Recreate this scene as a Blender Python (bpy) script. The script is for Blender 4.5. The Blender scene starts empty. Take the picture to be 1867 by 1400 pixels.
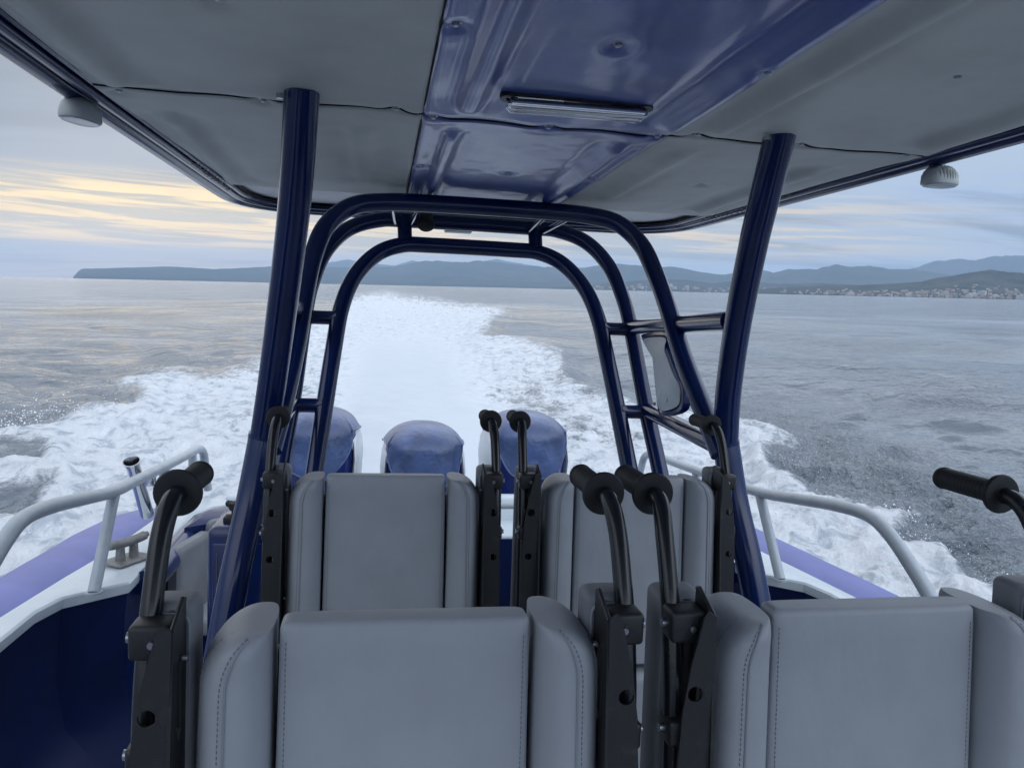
import bpy, bmesh, math, random
import numpy as np
from mathutils import Matrix, Vector
from mathutils.geometry import tessellate_polygon

random.seed(5)
rad = math.radians
scene = bpy.context.scene
COL = scene.collection
EYE = 2.3            # eye height above the sea
CL = 0.36            # centreline of the boat, measured from the camera

# boat frame (x athwart, y aft, z up, origin at the camera) -> world (z up from the sea)
BROT = Matrix(((0.99968, 0.0, 0.025292), (-0.001122, 0.999015, 0.044357), (-0.025267, -0.044371, 0.998696)))
BM = Matrix.Translation((0, 0, EYE)) @ BROT.to_4x4()
# camera axes in the boat frame (columns right, down, forward)
CR = Matrix(((0.98511044, 0.02579602, 0.16997641), (-0.16737064, -0.08210635, 0.98246914), (0.03929994, -0.99628967, -0.07656633)))

# ------------------------------------------------------------------ camera
cam = bpy.data.cameras.new('camera')
cam.sensor_width = 36.0
cam.lens = 36.0 * 1400 / 1867
cam.clip_start = 0.05
cam.clip_end = 60000
co = bpy.data.objects.new('camera', cam)
COL.objects.link(co)
M3 = BROT @ CR
c0, c1, c2 = M3.col[0], -M3.col[1], -M3.col[2]
co.matrix_world = Matrix(((c0[0], c1[0], c2[0], 0), (c0[1], c1[1], c2[1], 0), (c0[2], c1[2], c2[2], EYE), (0, 0, 0, 1)))
scene.camera = co

# ------------------------------------------------------------------ world
SUN_AZ, SUN_EL = rad(-16), rad(16)
world = bpy.data.worlds.new('World')
scene.world = world
world.use_nodes = True
nt = world.node_tree
nt.nodes.clear()

class NG:
    """small helper for writing node graphs"""
    def __init__(s, tree): s.t = tree
    def n(s, typ, **kw):
        nd = s.t.nodes.new(typ)
        for k, v in kw.items():
            if k == 'inp':
                for a, b in v.items(): s.set(nd, a, b)
            else: setattr(nd, k, v)
        return nd
    def set(s, nd, a, b):
        sock = nd.inputs[a]
        if isinstance(b, bpy.types.NodeSocket): s.t.links.new(b, sock)
        else: sock.default_value = b
    def math(s, op, a, b=None, c=None, clamp=False):
        nd = s.n('ShaderNodeMath', operation=op, use_clamp=clamp)
        s.set(nd, 0, a)
        if b is not None: s.set(nd, 1, b)
        if c is not None: s.set(nd, 2, c)
        return nd.outputs[0]
    def sstep(s, x, lo, hi):
        nd = s.n('ShaderNodeMapRange', interpolation_type='SMOOTHSTEP')
        s.set(nd, 0, x); nd.inputs[1].default_value = lo; nd.inputs[2].default_value = hi
        return nd.outputs[0]
    def mixc(s, f, a, b, mode='MIX'):
        nd = s.n('ShaderNodeMix', data_type='RGBA', blend_type=mode)
        s.set(nd, 0, f); s.set(nd, 6, a); s.set(nd, 7, b)
        return nd.outputs[2]
    def noise(s, vec, scale, detail=4, rough=0.5, dist=0.0, dims='3D', w=None):
        nd = s.n('ShaderNodeTexNoise', noise_dimensions=dims)
        if vec is not None: s.set(nd, 'Vector', vec)
        s.set(nd, 'Scale', scale); s.set(nd, 'Detail', detail); s.set(nd, 'Roughness', rough); s.set(nd, 'Distortion', dist)
        return nd.outputs[0]
    def scalev(s, vec, sc, off=(0, 0, 0)):
        nd = s.n('ShaderNodeMapping')
        s.set(nd, 'Vector', vec); nd.inputs['Scale'].default_value = sc; nd.inputs['Location'].default_value = off
        return nd.outputs[0]
    def ramp(s, f, stops):
        nd = s.n('ShaderNodeValToRGB')
        s.set(nd, 0, f)
        e = nd.color_ramp.elements
        while len(e) < len(stops): e.new(0.5)
        for k, (p, c) in enumerate(stops):
            e[k].position = p; e[k].color = (*c, 1)
        return nd.outputs[0]

def lin(r, g, b):
    return tuple(((v / 255) / 12.92 if v <= 10 else ((v / 255 + 0.055) / 1.055) ** 2.4) for v in (r, g, b))

g = NG(nt)
tc = g.n('ShaderNodeTexCoord').outputs['Generated']
sep = g.n('ShaderNodeSeparateXYZ', inp={0: tc})
vx, vy, vz = sep.outputs
vzp = g.math('MAXIMUM', vz, 0.0)
den = g.math('ADD', vzp, 0.10)
cu = g.math('DIVIDE', vx, den)
cv = g.math('DIVIDE', vy, den)
cp = g.n('ShaderNodeCombineXYZ', inp={0: cu, 1: cv, 2: 0.0}).outputs[0]
az = g.math('ARCTAN2', vx, vy)                       # 0 = dead astern, positive to the right
# base tone by height, left side warmer and greyer, right side bluer
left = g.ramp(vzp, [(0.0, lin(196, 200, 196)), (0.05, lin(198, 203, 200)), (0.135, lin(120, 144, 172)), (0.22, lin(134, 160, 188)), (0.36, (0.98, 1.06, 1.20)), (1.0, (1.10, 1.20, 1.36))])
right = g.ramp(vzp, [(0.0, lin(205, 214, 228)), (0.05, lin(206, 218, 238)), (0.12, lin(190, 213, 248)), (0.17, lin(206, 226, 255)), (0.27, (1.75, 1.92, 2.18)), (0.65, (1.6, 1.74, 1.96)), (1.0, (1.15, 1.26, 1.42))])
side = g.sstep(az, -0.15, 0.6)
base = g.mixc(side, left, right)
# clear air behind the cloud from the sky texture
sky = g.n('ShaderNodeTexSky', sky_type='NISHITA')
sky.sun_disc = False
sky.sun_elevation = SUN_EL
sky.sun_rotation = SUN_AZ
skyc = g.mixc(1.0, sky.outputs[0], (0.10, 0.10, 0.10, 1), 'MULTIPLY')
# broad soft banks of stratus, dark and light
n1 = g.noise(g.scalev(cp, (0.22, 0.75, 1), (3.1, 1.7, 0)), 1.0, 5, 0.55, 0.25)
n2 = g.noise(g.scalev(cp, (0.6, 1.9, 1), (7.3, 2.2, 0)), 1.0, 6, 0.6, 0.35)
bank = g.math('ADD', g.math('MULTIPLY', n1, 0.65), g.math('MULTIPLY', n2, 0.35))
darkf = g.math('MULTIPLY', g.sstep(bank, 0.53, 0.42), g.sstep(vz, 0.50, 0.24))
litf = g.sstep(bank, 0.49, 0.59)
c = g.mixc(g.math('MULTIPLY', darkf, 0.80), base, (*lin(118, 140, 164), 1))
c = g.mixc(g.math('MULTIPLY', g.math('MULTIPLY', litf, g.math('ADD', 0.22, g.math('MULTIPLY', side, 0.58))), g.sstep(vz, 0.45, 0.2)), c, (*lin(206, 222, 242), 1))
# low streaks lit by the hidden sun
cs = g.n('ShaderNodeCombineXYZ', inp={0: g.math('MULTIPLY', az, 5.0), 1: g.math('MULTIPLY', g.math('ADD', vzp, g.math('MULTIPLY', az, 0.035)), 105.0), 2: 0.0}).outputs[0]
n3 = g.noise(cs, 1.0, 6, 0.60, 0.55)
streak = g.sstep(n3, 0.44, 0.60)
band = g.math('MULTIPLY', g.sstep(vz, 0.030, 0.052), g.sstep(vz, 0.130, 0.096))
glow_l = g.math('MULTIPLY', g.sstep(az, 0.85, 0.10), 1.0)
band_r = g.math('MULTIPLY', g.sstep(vz, 0.040, 0.062), g.sstep(vz, 0.108, 0.080))
yl = g.math('MULTIPLY', g.math('MULTIPLY', streak, band), glow_l)
yr = g.math('MULTIPLY', g.math('MULTIPLY', g.sstep(n3, 0.46, 0.66), band_r), g.math('MULTIPLY', g.sstep(az, -0.2, 0.2), g.sstep(az, 0.68, 0.40)))
c = g.mixc(g.math('MULTIPLY', band, g.math('MULTIPLY', glow_l, 0.62)), c, (*lin(232, 218, 176), 1))
c = g.mixc(g.math('MULTIPLY', yl, 0.95), c, (1.60, 1.14, 0.48, 1))
c = g.mixc(g.math('MULTIPLY', yr, 0.70), c, (1.25, 0.98, 0.66, 1))
c = g.mixc(0.10, c, skyc)
# nothing below the horizon but a dim sea tone
c = g.mixc(g.sstep(vz, -0.002, -0.03), c, (0.10, 0.12, 0.15, 1))
# unseen sky over the bow (behind the camera), boosted to brighten the seats
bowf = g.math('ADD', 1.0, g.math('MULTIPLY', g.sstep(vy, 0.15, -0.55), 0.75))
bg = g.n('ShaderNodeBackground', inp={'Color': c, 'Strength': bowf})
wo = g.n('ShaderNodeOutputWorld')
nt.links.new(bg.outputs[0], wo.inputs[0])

# ------------------------------------------------------------------ sun
sl = bpy.data.lights.new('sun', 'SUN')
sl.energy = 0.5
sl.angle = rad(70)
sl.color = (1.0, 0.94, 0.86)
so = bpy.data.objects.new('sun', sl)
COL.objects.link(so)
sd = Vector((math.sin(SUN_AZ) * math.cos(SUN_EL), math.cos(SUN_AZ) * math.cos(SUN_EL), math.sin(SUN_EL)))
so.rotation_euler = sd.to_track_quat('Z', 'Y').to_euler()
so.location = (0, 0, 30)

scene.view_settings.view_transform = 'Standard'
scene.view_settings.look = 'None'
scene.view_settings.exposure = -0.22
scene.view_settings.gamma = 1.0
scene.view_settings.use_curve_mapping = False
scene.cycles.use_denoising = True
scene.cycles.max_bounces = 6
scene.cycles.glossy_bounces = 3
scene.cycles.diffuse_bounces = 5
scene.cycles.volume_bounces = 2
scene.cycles.transparent_max_bounces = 8
scene.cycles.caustics_reflective = False
scene.cycles.caustics_refractive = False

# ------------------------------------------------------------------ materials
def material(name, col, rough=0.5, metal=0.0, coat=0.0, spec=0.5, var=0.0, vscale=8.0, bump=0.0, bscale=200.0, bstretch=(1, 1, 1),
             dirt=None, dirt_amt=0.0, dirt_scale=6.0, rvar=0.0, bdist=0.002, crease=0.0):
    m = bpy.data.materials.new(name)
    m.use_nodes = True
    t = m.node_tree
    q = NG(t)
    p = t.nodes['Principled BSDF']
    oc = q.n('ShaderNodeTexCoord').outputs['Object']
    cc = (*col, 1)
    if var > 0:
        nz = q.noise(oc, vscale, 5, 0.6)
        lo = tuple(v * (1 - var) for v in col) + (1,)
        hi = tuple(min(1, v * (1 + var)) for v in col) + (1,)
        cc = q.mixc(q.sstep(nz, 0.3, 0.7), lo, hi)
    if dirt:
        dz = q.noise(oc, dirt_scale, 8, 0.7, 0.4)
        cc = q.mixc(q.math('MULTIPLY', q.sstep(dz, 0.52, 0.72), dirt_amt), cc, (*dirt, 1))
    q.set(p, 'Base Color', cc)
    if rvar > 0:
        q.set(p, 'Roughness', q.math('ADD', rough - rvar / 2, q.math('MULTIPLY', q.noise(oc, 14, 6, 0.65), rvar)))
    else:
        p.inputs['Roughness'].default_value = rough
    p.inputs['Metallic'].default_value = metal
    p.inputs['Coat Weight'].default_value = coat
    p.inputs['Coat Roughness'].default_value = 0.12
    p.inputs['Specular IOR Level'].default_value = spec
    if bump > 0:
        bn = q.n('ShaderNodeBump')
        bn.inputs['Strength'].default_value = bump
        bn.inputs['Distance'].default_value = bdist
        q.set(bn, 'Height', q.noise(q.scalev(oc, bstretch), bscale, 4, 0.6))
        if crease > 0:                      # soft puckers in stretched vinyl
            b2 = q.n('ShaderNodeBump')
            b2.inputs['Strength'].default_value = 1.0
            b2.inputs['Distance'].default_value = crease
            q.set(b2, 'Height', q.noise(q.scalev(oc, (1, 1, 0.55)), 11.0, 3, 0.55, 0.8))
            t.links.new(b2.outputs[0], bn.inputs['Normal'])
        t.links.new(bn.outputs[0], p.inputs['Normal'])
    return m

MAT = dict(
    vinyl=material('grey_vinyl', (0.325, 0.345, 0.375), 0.42, crease=0.003, var=0.06, vscale=5, bump=0.35, bscale=900, rvar=0.16, dirt=(0.29, 0.30, 0.315), dirt_amt=0.22, dirt_scale=7, bdist=0.0008),
    vinyl_dark=material('weathered_grey_vinyl', (0.20, 0.21, 0.23), 0.55, var=0.12, vscale=6, bump=0.3, bscale=700, bdist=0.0008),  # grey vinyl again, darkened in colour to stand for shade on pads
    stitch=material('stitch_thread', (0.15, 0.165, 0.19), 0.8),
    seam=material('seam_grey', (0.24, 0.26, 0.29), 0.55),
    black=material('black_powder_coat', (0.014, 0.015, 0.017), 0.42, bump=0.25, bscale=600, rvar=0.2, dirt=(0.055, 0.055, 0.055), dirt_amt=0.45, dirt_scale=26),
    rubber=material('black_rubber', (0.010, 0.011, 0.013), 0.62, bump=0.3, bscale=500),
    tube_black=material('black_tube', (0.010, 0.011, 0.014), 0.24, rvar=0.2, dirt=(0.04, 0.04, 0.045), dirt_amt=0.3, dirt_scale=30),
    navy=material('navy_gloss', (0.0035, 0.0155, 0.085), 0.18, coat=0.25, spec=0.4, rvar=0.10, var=0.2, vscale=3, bump=0.06, bscale=7, bdist=0.01),
    navy_in=material('navy_gelcoat', (0.0018, 0.0095, 0.055), 0.42, spec=0.14, rvar=0.14, var=0.25, vscale=2.2, bump=0.12, bscale=5, bdist=0.01),
    navy_vinyl=material('navy_vinyl', (0.032, 0.080, 0.32), 0.36, coat=0.35, spec=1.0, rvar=0.16, var=0.18, vscale=4, bump=0.22, bscale=90, bstretch=(0.15, 1, 1), bdist=0.0010),
    grey_lining=material('grey_lining', (0.56, 0.58, 0.53), 0.55, var=0.10, vscale=2.6, bump=0.25, bscale=260, bdist=0.0008, dirt=(0.62, 0.64, 0.66), dirt_amt=0.22, dirt_scale=14),
    roof_skin=material('roof_skin', (0.55, 0.57, 0.60), 0.4, var=0.08),
    white_paint=material('white_paint', (0.58, 0.64, 0.68), 0.30, var=0.05, dirt=(0.36, 0.38, 0.40), dirt_amt=0.25, dirt_scale=16, rvar=0.1),
    rail=material('painted_rail', (0.39, 0.435, 0.475), 0.34, rvar=0.2, var=0.08, vscale=12, dirt=(0.27, 0.29, 0.31), dirt_amt=0.35, dirt_scale=20),
    steel=material('polished_steel', (0.62, 0.64, 0.66), 0.16, metal=1.0, rvar=0.12),
    bolt=material('bolt_steel', (0.42, 0.44, 0.47), 0.3, metal=1.0),
    alu=material('worn_aluminium', (0.25, 0.245, 0.24), 0.55, metal=0.4, var=0.2, vscale=30, bump=0.4, bscale=90),
    tube_pvc=material('violet_tube_fabric', (0.135, 0.155, 0.40), 0.45, var=0.10, vscale=3, bump=0.15, bscale=400, rvar=0.14),
    cover=material('engine_cover_vinyl', (0.048, 0.080, 0.190), 0.34, coat=0.15, var=0.38, vscale=3.5, rvar=0.22, bump=0.6, bscale=7, bdist=0.03, dirt=(0.14, 0.165, 0.28), dirt_amt=0.6, dirt_scale=5),
    cowl=material('engine_cowl_navy', (0.008, 0.020, 0.130), 0.22, coat=0.4, var=0.15),
    cowl_white=material('engine_white', (0.62, 0.66, 0.70), 0.3, var=0.04),
    lamp_plastic=material('floodlight_plastic', (0.52, 0.55, 0.53), 0.45, var=0.06),
    lens=material('floodlight_glass', (0.42, 0.46, 0.47), 0.15, coat=0.5),
    deck=material('deck_grip', (0.34, 0.36, 0.38), 0.7, var=0.3, bump=0.5, bscale=120),
    vent=material('dark_gap', (0.004, 0.004, 0.006), 0.8),
)

# ------------------------------------------------------------------ mesh helpers
def catmull(pts, n=8, closed=False):
    P = [Vector(p) for p in pts]
    out = []
    m = len(P)
    for i in range(m if closed else m - 1):
        if closed: p0, p1, p2, p3 = P[(i - 1) % m], P[i], P[(i + 1) % m], P[(i + 2) % m]
        else:
            p1, p2 = P[i], P[i + 1]
            p0 = P[i - 1] if i > 0 else p1 * 2 - p2
            p3 = P[i + 2] if i + 2 < m else p2 * 2 - p1
        for k in range(n):
            t = k / n
            out.append(0.5 * ((2 * p1) + (p2 - p0) * t + (2 * p0 - 5 * p1 + 4 * p2 - p3) * t * t + (3 * p1 - p0 - 3 * p2 + p3) * t ** 3))
    if not closed: out.append(P[-1])
    return out

def fillet(pts, r, n=8):
    P = [Vector(p) for p in pts]
    out = [P[0]]
    for i in range(1, len(P) - 1):
        a, b, c = P[i - 1], P[i], P[i + 1]
        u, v = (a - b), (c - b)
        rr = min(r, u.length * 0.49, v.length * 0.49)
        s, e = b + u.normalized() * rr, b + v.normalized() * rr
        for k in range(n + 1):
            t = k / n
            out.append(s * (1 - t) ** 2 + b * 2 * t * (1 - t) + e * t * t)
    out.append(P[-1])
    return out

class MB:
    def __init__(s): s.v = []; s.f = []
    def add(s, vs, fs):
        o = len(s.v)
        s.v += [tuple(x) for x in vs]
        s.f += [tuple(i + o for i in f) for f in fs]
        return s
    def loft(s, rings, caps=True, closed=False):
        n = len(rings[0]); vs = [p for r in rings for p in r]; fs = []
        m = len(rings)
        for i in range(m if closed else m - 1):
            a, b = i * n, ((i + 1) % m) * n
            for j in range(n):
                k = (j + 1) % n
                fs.append((a + j, a + k, b + k, b + j))
        if caps and not closed:
            fs.append(tuple(range(n))[::-1]); fs.append(tuple((m - 1) * n + j for j in range(n)))
        return s.add(vs, fs)
    def tube(s, pts, r, seg=16, closed=False, caps=True, flat=1.0):
        P = [Vector(p) for p in pts]; m = len(P)
        R = r if hasattr(r, '__len__') else [r] * m
        up = None; rings = []
        for i in range(m):
            if closed: t = P[(i + 1) % m] - P[(i - 1) % m]
            else: t = P[min(i + 1, m - 1)] - P[max(i - 1, 0)]
            t.normalize()
            if up is None:
                up = Vector((0, 0, 1)) if abs(t.z) < 0.9 else Vector((0, 1, 0))
            up = (up - t * up.dot(t)).normalized()
            w = t.cross(up)
            rings.append([P[i] + (up * math.cos(2 * math.pi * k / seg) * flat + w * math.sin(2 * math.pi * k / seg)) * R[i] for k in range(seg)])
        return s.loft(rings, caps, closed)
    def cyl(s, a, b, r, seg=16, r2=None):
        return s.tube([a, b], [r, r if r2 is None else r2], seg)
    def box(s, c, size, bev=0.0, rot=None, seg=3):
        bm = bmesh.new()
        bmesh.ops.create_cube(bm, size=1.0)
        for v in bm.verts: v.co = Vector((v.co.x * size[0], v.co.y * size[1], v.co.z * size[2]))
        if bev > 0: bmesh.ops.bevel(bm, geom=bm.edges[:] + bm.verts[:], offset=bev, segments=seg, profile=0.5, affect='EDGES')
        if rot is not None: bmesh.ops.transform(bm, matrix=rot.to_4x4(), verts=bm.verts)
        bm.verts.index_update()
        s.add([v.co + Vector(c) for v in bm.verts], [tuple(v.index for v in f.verts) for f in bm.faces])
        bm.free(); return s
    def prism(s, loops, mp, d0, d1):
        """loops: outer polygon then holes (2D); mp(u, v, d) -> 3D"""
        flat = [p for l in loops for p in l]
        tris = tessellate_polygon([[Vector((p[0], p[1], 0)) for p in l] for l in loops])
        n = len(flat)
        vs = [mp(p[0], p[1], d0) for p in flat] + [mp(p[0], p[1], d1) for p in flat]
        fs = [tuple(t) for t in tris] + [tuple(i + n for i in t)[::-1] for t in tris]
        o = 0
        for l in loops:
            m = len(l)
            for i in range(m):
                j = (i + 1) % m
                fs.append((o + i, o + j, o + j + n, o + i + n))
            o += m
        return s.add(vs, fs)
    def grid(s, rows):
        m, n = len(rows), len(rows[0])
        return s.add([p for r in rows for p in r], [(i * n + j, i * n + j + 1, (i + 1) * n + j + 1, (i + 1) * n + j) for i in range(m - 1) for j in range(n - 1)])
    def ball(s, c, r, seg=12, sq=(1, 1, 1)):
        rings = []
        for i in range(1, seg):
            a = math.pi * i / seg
            rings.append([Vector((c[0] + r * sq[0] * math.sin(a) * math.cos(2 * math.pi * k / seg), c[1] + r * sq[1] * math.sin(a) * math.sin(2 * math.pi * k / seg), c[2] + r * sq[2] * math.cos(a))) for k in range(seg)])
        return s.loft(rings)
    def mesh(s, name, mat, sharp=38, fix=True):
        me = bpy.data.meshes.new(name)
        me.from_pydata(s.v, [], s.f)
        if fix:
            bm = bmesh.new(); bm.from_mesh(me)
            bmesh.ops.recalc_face_normals(bm, faces=bm.faces[:])
            bm.to_mesh(me); bm.free()
        me.polygons.foreach_set('use_smooth', [True] * len(me.polygons))
        if sharp: me.set_sharp_from_angle(angle=rad(sharp))
        me.materials.append(mat)
        return me

def tag(o, label=None, cat=None, group=None, kind=None):
    if label: o['label'] = label
    if cat: o['category'] = cat
    if group: o['group'] = group
    if kind: o['kind'] = kind
    return o

def thing(name, label, cat, loc=(0, 0, 0), group=None, boat=True, rotz=0):
    o = bpy.data.objects.new(name, None)
    o.empty_display_size = 0.1
    COL.objects.link(o)
    m = Matrix.Translation(loc) @ Matrix.Rotation(rotz, 4, 'Z')
    o.matrix_world = BM @ m if boat else m
    return tag(o, label, cat, group)

def part(name, mb, mat, parent, sharp=38, label=None, fix=True):
    me = mb if isinstance(mb, bpy.types.Mesh) else mb.mesh(name, MAT[mat] if isinstance(mat, str) else mat, sharp, fix)
    o = bpy.data.objects.new(name, me)
    COL.objects.link(o)
    o.parent = parent
    if label: o['label'] = label
    return o

def kids(o): return [c for c in bpy.data.objects if c.parent == o]
def copy_tree(o, parent=None):
    c = o.copy(); COL.objects.link(c)
    if parent is not None: c.parent = parent
    for ch in kids(o): copy_tree(ch, c)
    return c

def circle(cx, cz, r, n=20):
    return [(cx + r * math.cos(2 * math.pi * k / n), cz + r * math.sin(2 * math.pi * k / n)) for k in range(n)]

def sring(cx, cy, a, b, z, n=3.0, seg=32, bf=None):
    """superellipse ring in the xy plane; bf = half depth towards the front if different"""
    out = []
    for k in range(seg):
        t = 2 * math.pi * k / seg
        ct, st = math.cos(t), math.sin(t)
        bb = b if st >= 0 or bf is None else bf
        out.append(Vector((cx + a * math.copysign(abs(ct) ** (2 / n), ct), cy + bb * math.copysign(abs(st) ** (2 / n), st), z)))
    return out

# value noise for numpy
def _hash(ix, iy, seed):
    h = (ix.astype(np.int64) * 374761393 + iy.astype(np.int64) * 668265263 + seed * 1442695041) & 0xFFFFFFFF
    h = ((h ^ (h >> 13)) * 1274126177) & 0xFFFFFFFF
    return ((h ^ (h >> 16)) & 0xFFFF) / 65535.0
def vnoise(x, y, seed=0):
    ix, iy = np.floor(x), np.floor(y)
    fx, fy = x - ix, y - iy
    fx = fx * fx * (3 - 2 * fx); fy = fy * fy * (3 - 2 * fy)
    a, b = _hash(ix, iy, seed), _hash(ix + 1, iy, seed)
    c_, d = _hash(ix, iy + 1, seed), _hash(ix + 1, iy + 1, seed)
    return (a * (1 - fx) + b * fx) * (1 - fy) + (c_ * (1 - fx) + d * fx) * fy
def fbm(x, y, seed=0, oct=4, gain=0.5):
    s, a, t = 0, 1.0, 0
    for k in range(oct):
        s = s + a * vnoise(x * 2 ** k + 17.3 * k, y * 2 ** k - 9.1 * k, seed + k); t += a; a *= gain
    return s / t
def smooth(x, lo, hi):
    t = np.clip((x - lo) / (hi - lo), 0, 1)
    return t * t * (3 - 2 * t)

# ================================================================== SEATS
ZD = 1.80   # height of the eye above the deck; local z = z(eye) + ZD

def quarter(n=6): return [k / n * math.pi / 2 for k in range(1, n + 1)]

def lean(z): return -0.06 * (-0.34 - z)

def pad_rings(hw, cy, b, z0, z1, n=5.0, r=0.02, taper=0.0, seg=40, cx=0.0, ln=lean):
    """upholstered slab with rounded top and bottom edges; local z"""
    rings = []
    for a in reversed(quarter(5)):
        rings.append(sring(cx, cy + ln(z0), hw - r * (1 - math.cos(a)), b - r * (1 - math.cos(a)), z0 + r - r * math.sin(a) + ZD, n, seg))
    m = 14
    for k in range(m + 1):
        z = z0 + r + (z1 - z0 - 2 * r) * k / m
        rings.append(sring(cx, cy + ln(z), hw - taper * (k / m), b, z + ZD, n, seg))
    for a in quarter(5):
        rings.append(sring(cx, cy + ln(z1), hw - taper - r * (1 - math.cos(a)), b - r * (1 - math.cos(a)), z1 - r + r * math.sin(a) + ZD, n, seg))
    return rings

def bolster_section(z):
    zt, zr = -0.360, 0.062
    inner = 0.1545
    base_out = 0.236 + 0.02 * max(0, -0.42 - z)
    if z > zt - zr:
        u = (z - (zt - zr)) / zr
        w = max(0.0, 1 - u ** 2.2) ** (1 / 2.2)
        w2 = math.sqrt(max(0.0, 1 - max(0.0, (u - 0.62) / 0.38) ** 2))
        outer = 0.182 + (base_out - 0.182) * w
        yf = -0.143 + 0.022 * (1 - w2)
        yb = 0.0 - 0.02 * (1 - w2)
    else:
        outer, yf, yb = base_out, -0.143, 0.0
    yf += lean(z); yb += lean(z)
    return inner, outer, yf, yb

def bolster_front(z, f):
    i, o, yf, yb = bolster_section(z)
    a, cx = (o - i) / 2, (o + i) / 2
    n = 2.6
    x = i + (o - i) * f
    u = min(0.999, abs((x - cx) / a))
    cy, b = (yf + yb) / 2, (yb - yf) / 2
    return x, cy - b * (1 - u ** n) ** (1 / n)

def stitch_run(mb, pts, gap=0.0062, length=0.0036, r=0.0010):
    P = [Vector(p) for p in pts]
    acc = 0.0
    for i in range(len(P) - 1):
        d = (P[i + 1] - P[i]); L = d.length
        if L < 1e-6: continue
        d.normalize()
        while acc < L:
            p = P[i] + d * acc
            mb.tube([p, p + d * length], r, 5)
            acc += gap
        acc -= L

def make_armrest(s, seat):
    def X(x): return s * x
    # folded channel bracket: web facing forward, flange towards the seat, two round holes
    mb = MB()
    web = [(0.247, -1.00), (0.246, -0.52), (0.244, -0.342), (0.254, -0.336), (0.260, -0.345), (0.274, -0.40), (0.283, -0.46), (0.287, -0.53), (0.289, -0.62), (0.292, -0.80), (0.296, -1.00)]
    holes = [circle(0.268, -0.436, 0.0095), circle(0.271, -0.548, 0.0085)]
    def ly(z): return -0.152 + 0.6 * lean(z)
    mb.prism([[(X(x), z) for x, z in web]] + [[(X(x), z) for x, z in h] for h in holes], lambda u, v, d: Vector((u, ly(v) + d, v + ZD)), 0.0, 0.004)
    fl = [(-0.148, -0.345), (-0.100, -0.325), (-0.092, -0.328), (-0.088, -0.52), (-0.10, -1.0), (-0.20, -1.0), (-0.163, -0.52)]
    slot = [(-0.122, -0.38), (-0.112, -0.39), (-0.112, -0.47), (-0.122, -0.48), (-0.130, -0.47), (-0.130, -0.39)]
    mb.prism([fl, slot], lambda u, v, d: Vector((X(0.243 + d), u + (0.6 * lean(v) if v < -0.6 else 0), v + ZD)), 0.0, 0.004)
    # bright worn lip along the top of the flange
    mb.tube([(X(0.245), -0.148, -0.344 + ZD), (X(0.245), -0.100, -0.324 + ZD), (X(0.245), -0.092, -0.327 + ZD)], 0.0028, 8)
    # inner return flange by the pad
    mb.box((X(0.252), -0.094, -0.65 + ZD), (0.018, 0.004, 0.55), 0.0015)
    arm = part('armrest', mb, 'black', seat, 30)
    # folded-up arm pad behind the bracket
    pm = MB().loft(pad_rings(0.0305, -0.062, 0.027, -0.86, -0.334, 5.5, 0.012, cx=X(0.264), seg=28, ln=lambda z: 0.5 * lean(z)))
    pad = part('arm_pad', pm, 'vinyl_dark', arm)
    sm = MB()
    edge = fillet([(X(0.240), -0.0905, -0.80 + ZD), (X(0.240), -0.0895, -0.345 + ZD), (X(0.288), -0.0895, -0.345 + ZD), (X(0.288), -0.0905, -0.80 + ZD)], 0.016, 6)
    sm.tube(edge, 0.0022, 6)
    part('pad_piping', sm, 'seam', pad)
    # handle tube
    path = catmull([(X(0.276), -0.004, -0.2260), (X(0.2765), -0.022, -0.2285), (X(0.278), -0.042, -0.243), (X(0.280), -0.060, -0.270), (X(0.2805), -0.080, -0.312), (X(0.281), -0.100, -0.365), (X(0.281), -0.118, -0.44), (X(0.281), -0.130, -0.55), (X(0.282), -0.155, -0.80), (X(0.284), -0.17, -0.98)], 7)
    tb = MB().tube([p + Vector((0, 0, ZD)) for p in path], 0.0122, 20)
    part('handle_tube', tb, 'tube_black', arm)
    # grip with hand guard flange
    gm = MB()
    prof = [(0.002, 0.006), (-0.001, 0.022), (0.0, 0.0285), (0.0035, 0.0300), (0.008, 0.0290), (0.010, 0.021), (0.014, 0.0182)]
    yy = 0.014
    while yy < 0.112:
        prof += [(yy + 0.002, 0.0176), (yy + 0.0042, 0.0169), (yy + 0.0062, 0.0176)]; yy += 0.0075
    prof += [(0.118, 0.0180), (0.124, 0.0184), (0.129, 0.0170), (0.132, 0.0135), (0.133, 0.006)]
    rings = [[Vector((X(0.276) + r * math.cos(2 * math.pi * k / 28), y, -0.2255 + ZD + r * math.sin(2 * math.pi * k / 28))) for k in range(28)] for y, r in prof]
    gm.loft(rings)
    part('grip', gm, 'rubber', arm, 50)
    # clamps holding the tube, with bolts
    for zc, w in ((-0.362, 0.040), (-0.492, 0.034)):
        yc = -0.104 + (0.42 if zc > -0.4 else 0.16) * (zc + 0.362) * 0.5
        cm = MB().box((X(0.271), yc - 0.012, zc + ZD), (0.046, 0.040, w), 0.006)
        part('clamp', cm, 'black', arm)
        part('bolt', MB().cyl((X(0.292), yc - 0.010, zc + ZD), (X(0.300), yc - 0.010, zc + ZD), 0.006, 12), 'bolt', arm)
        part('bolt', MB().cyl((X(0.268), yc - 0.0305, zc + ZD), (X(0.268), yc - 0.0365, zc + ZD), 0.0050, 12, 0.0042), 'bolt', arm)
    bo = MB()
    bo.cyl((X(0.258), -0.0905, -0.352 + ZD), (X(0.258), -0.100, -0.352 + ZD), 0.0070, 6)
    bo.cyl((X(0.258), -0.086, -0.352 + ZD), (X(0.258), -0.091, -0.352 + ZD), 0.0105, 16)
    part('bolt', bo, 'bolt', arm)
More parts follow.
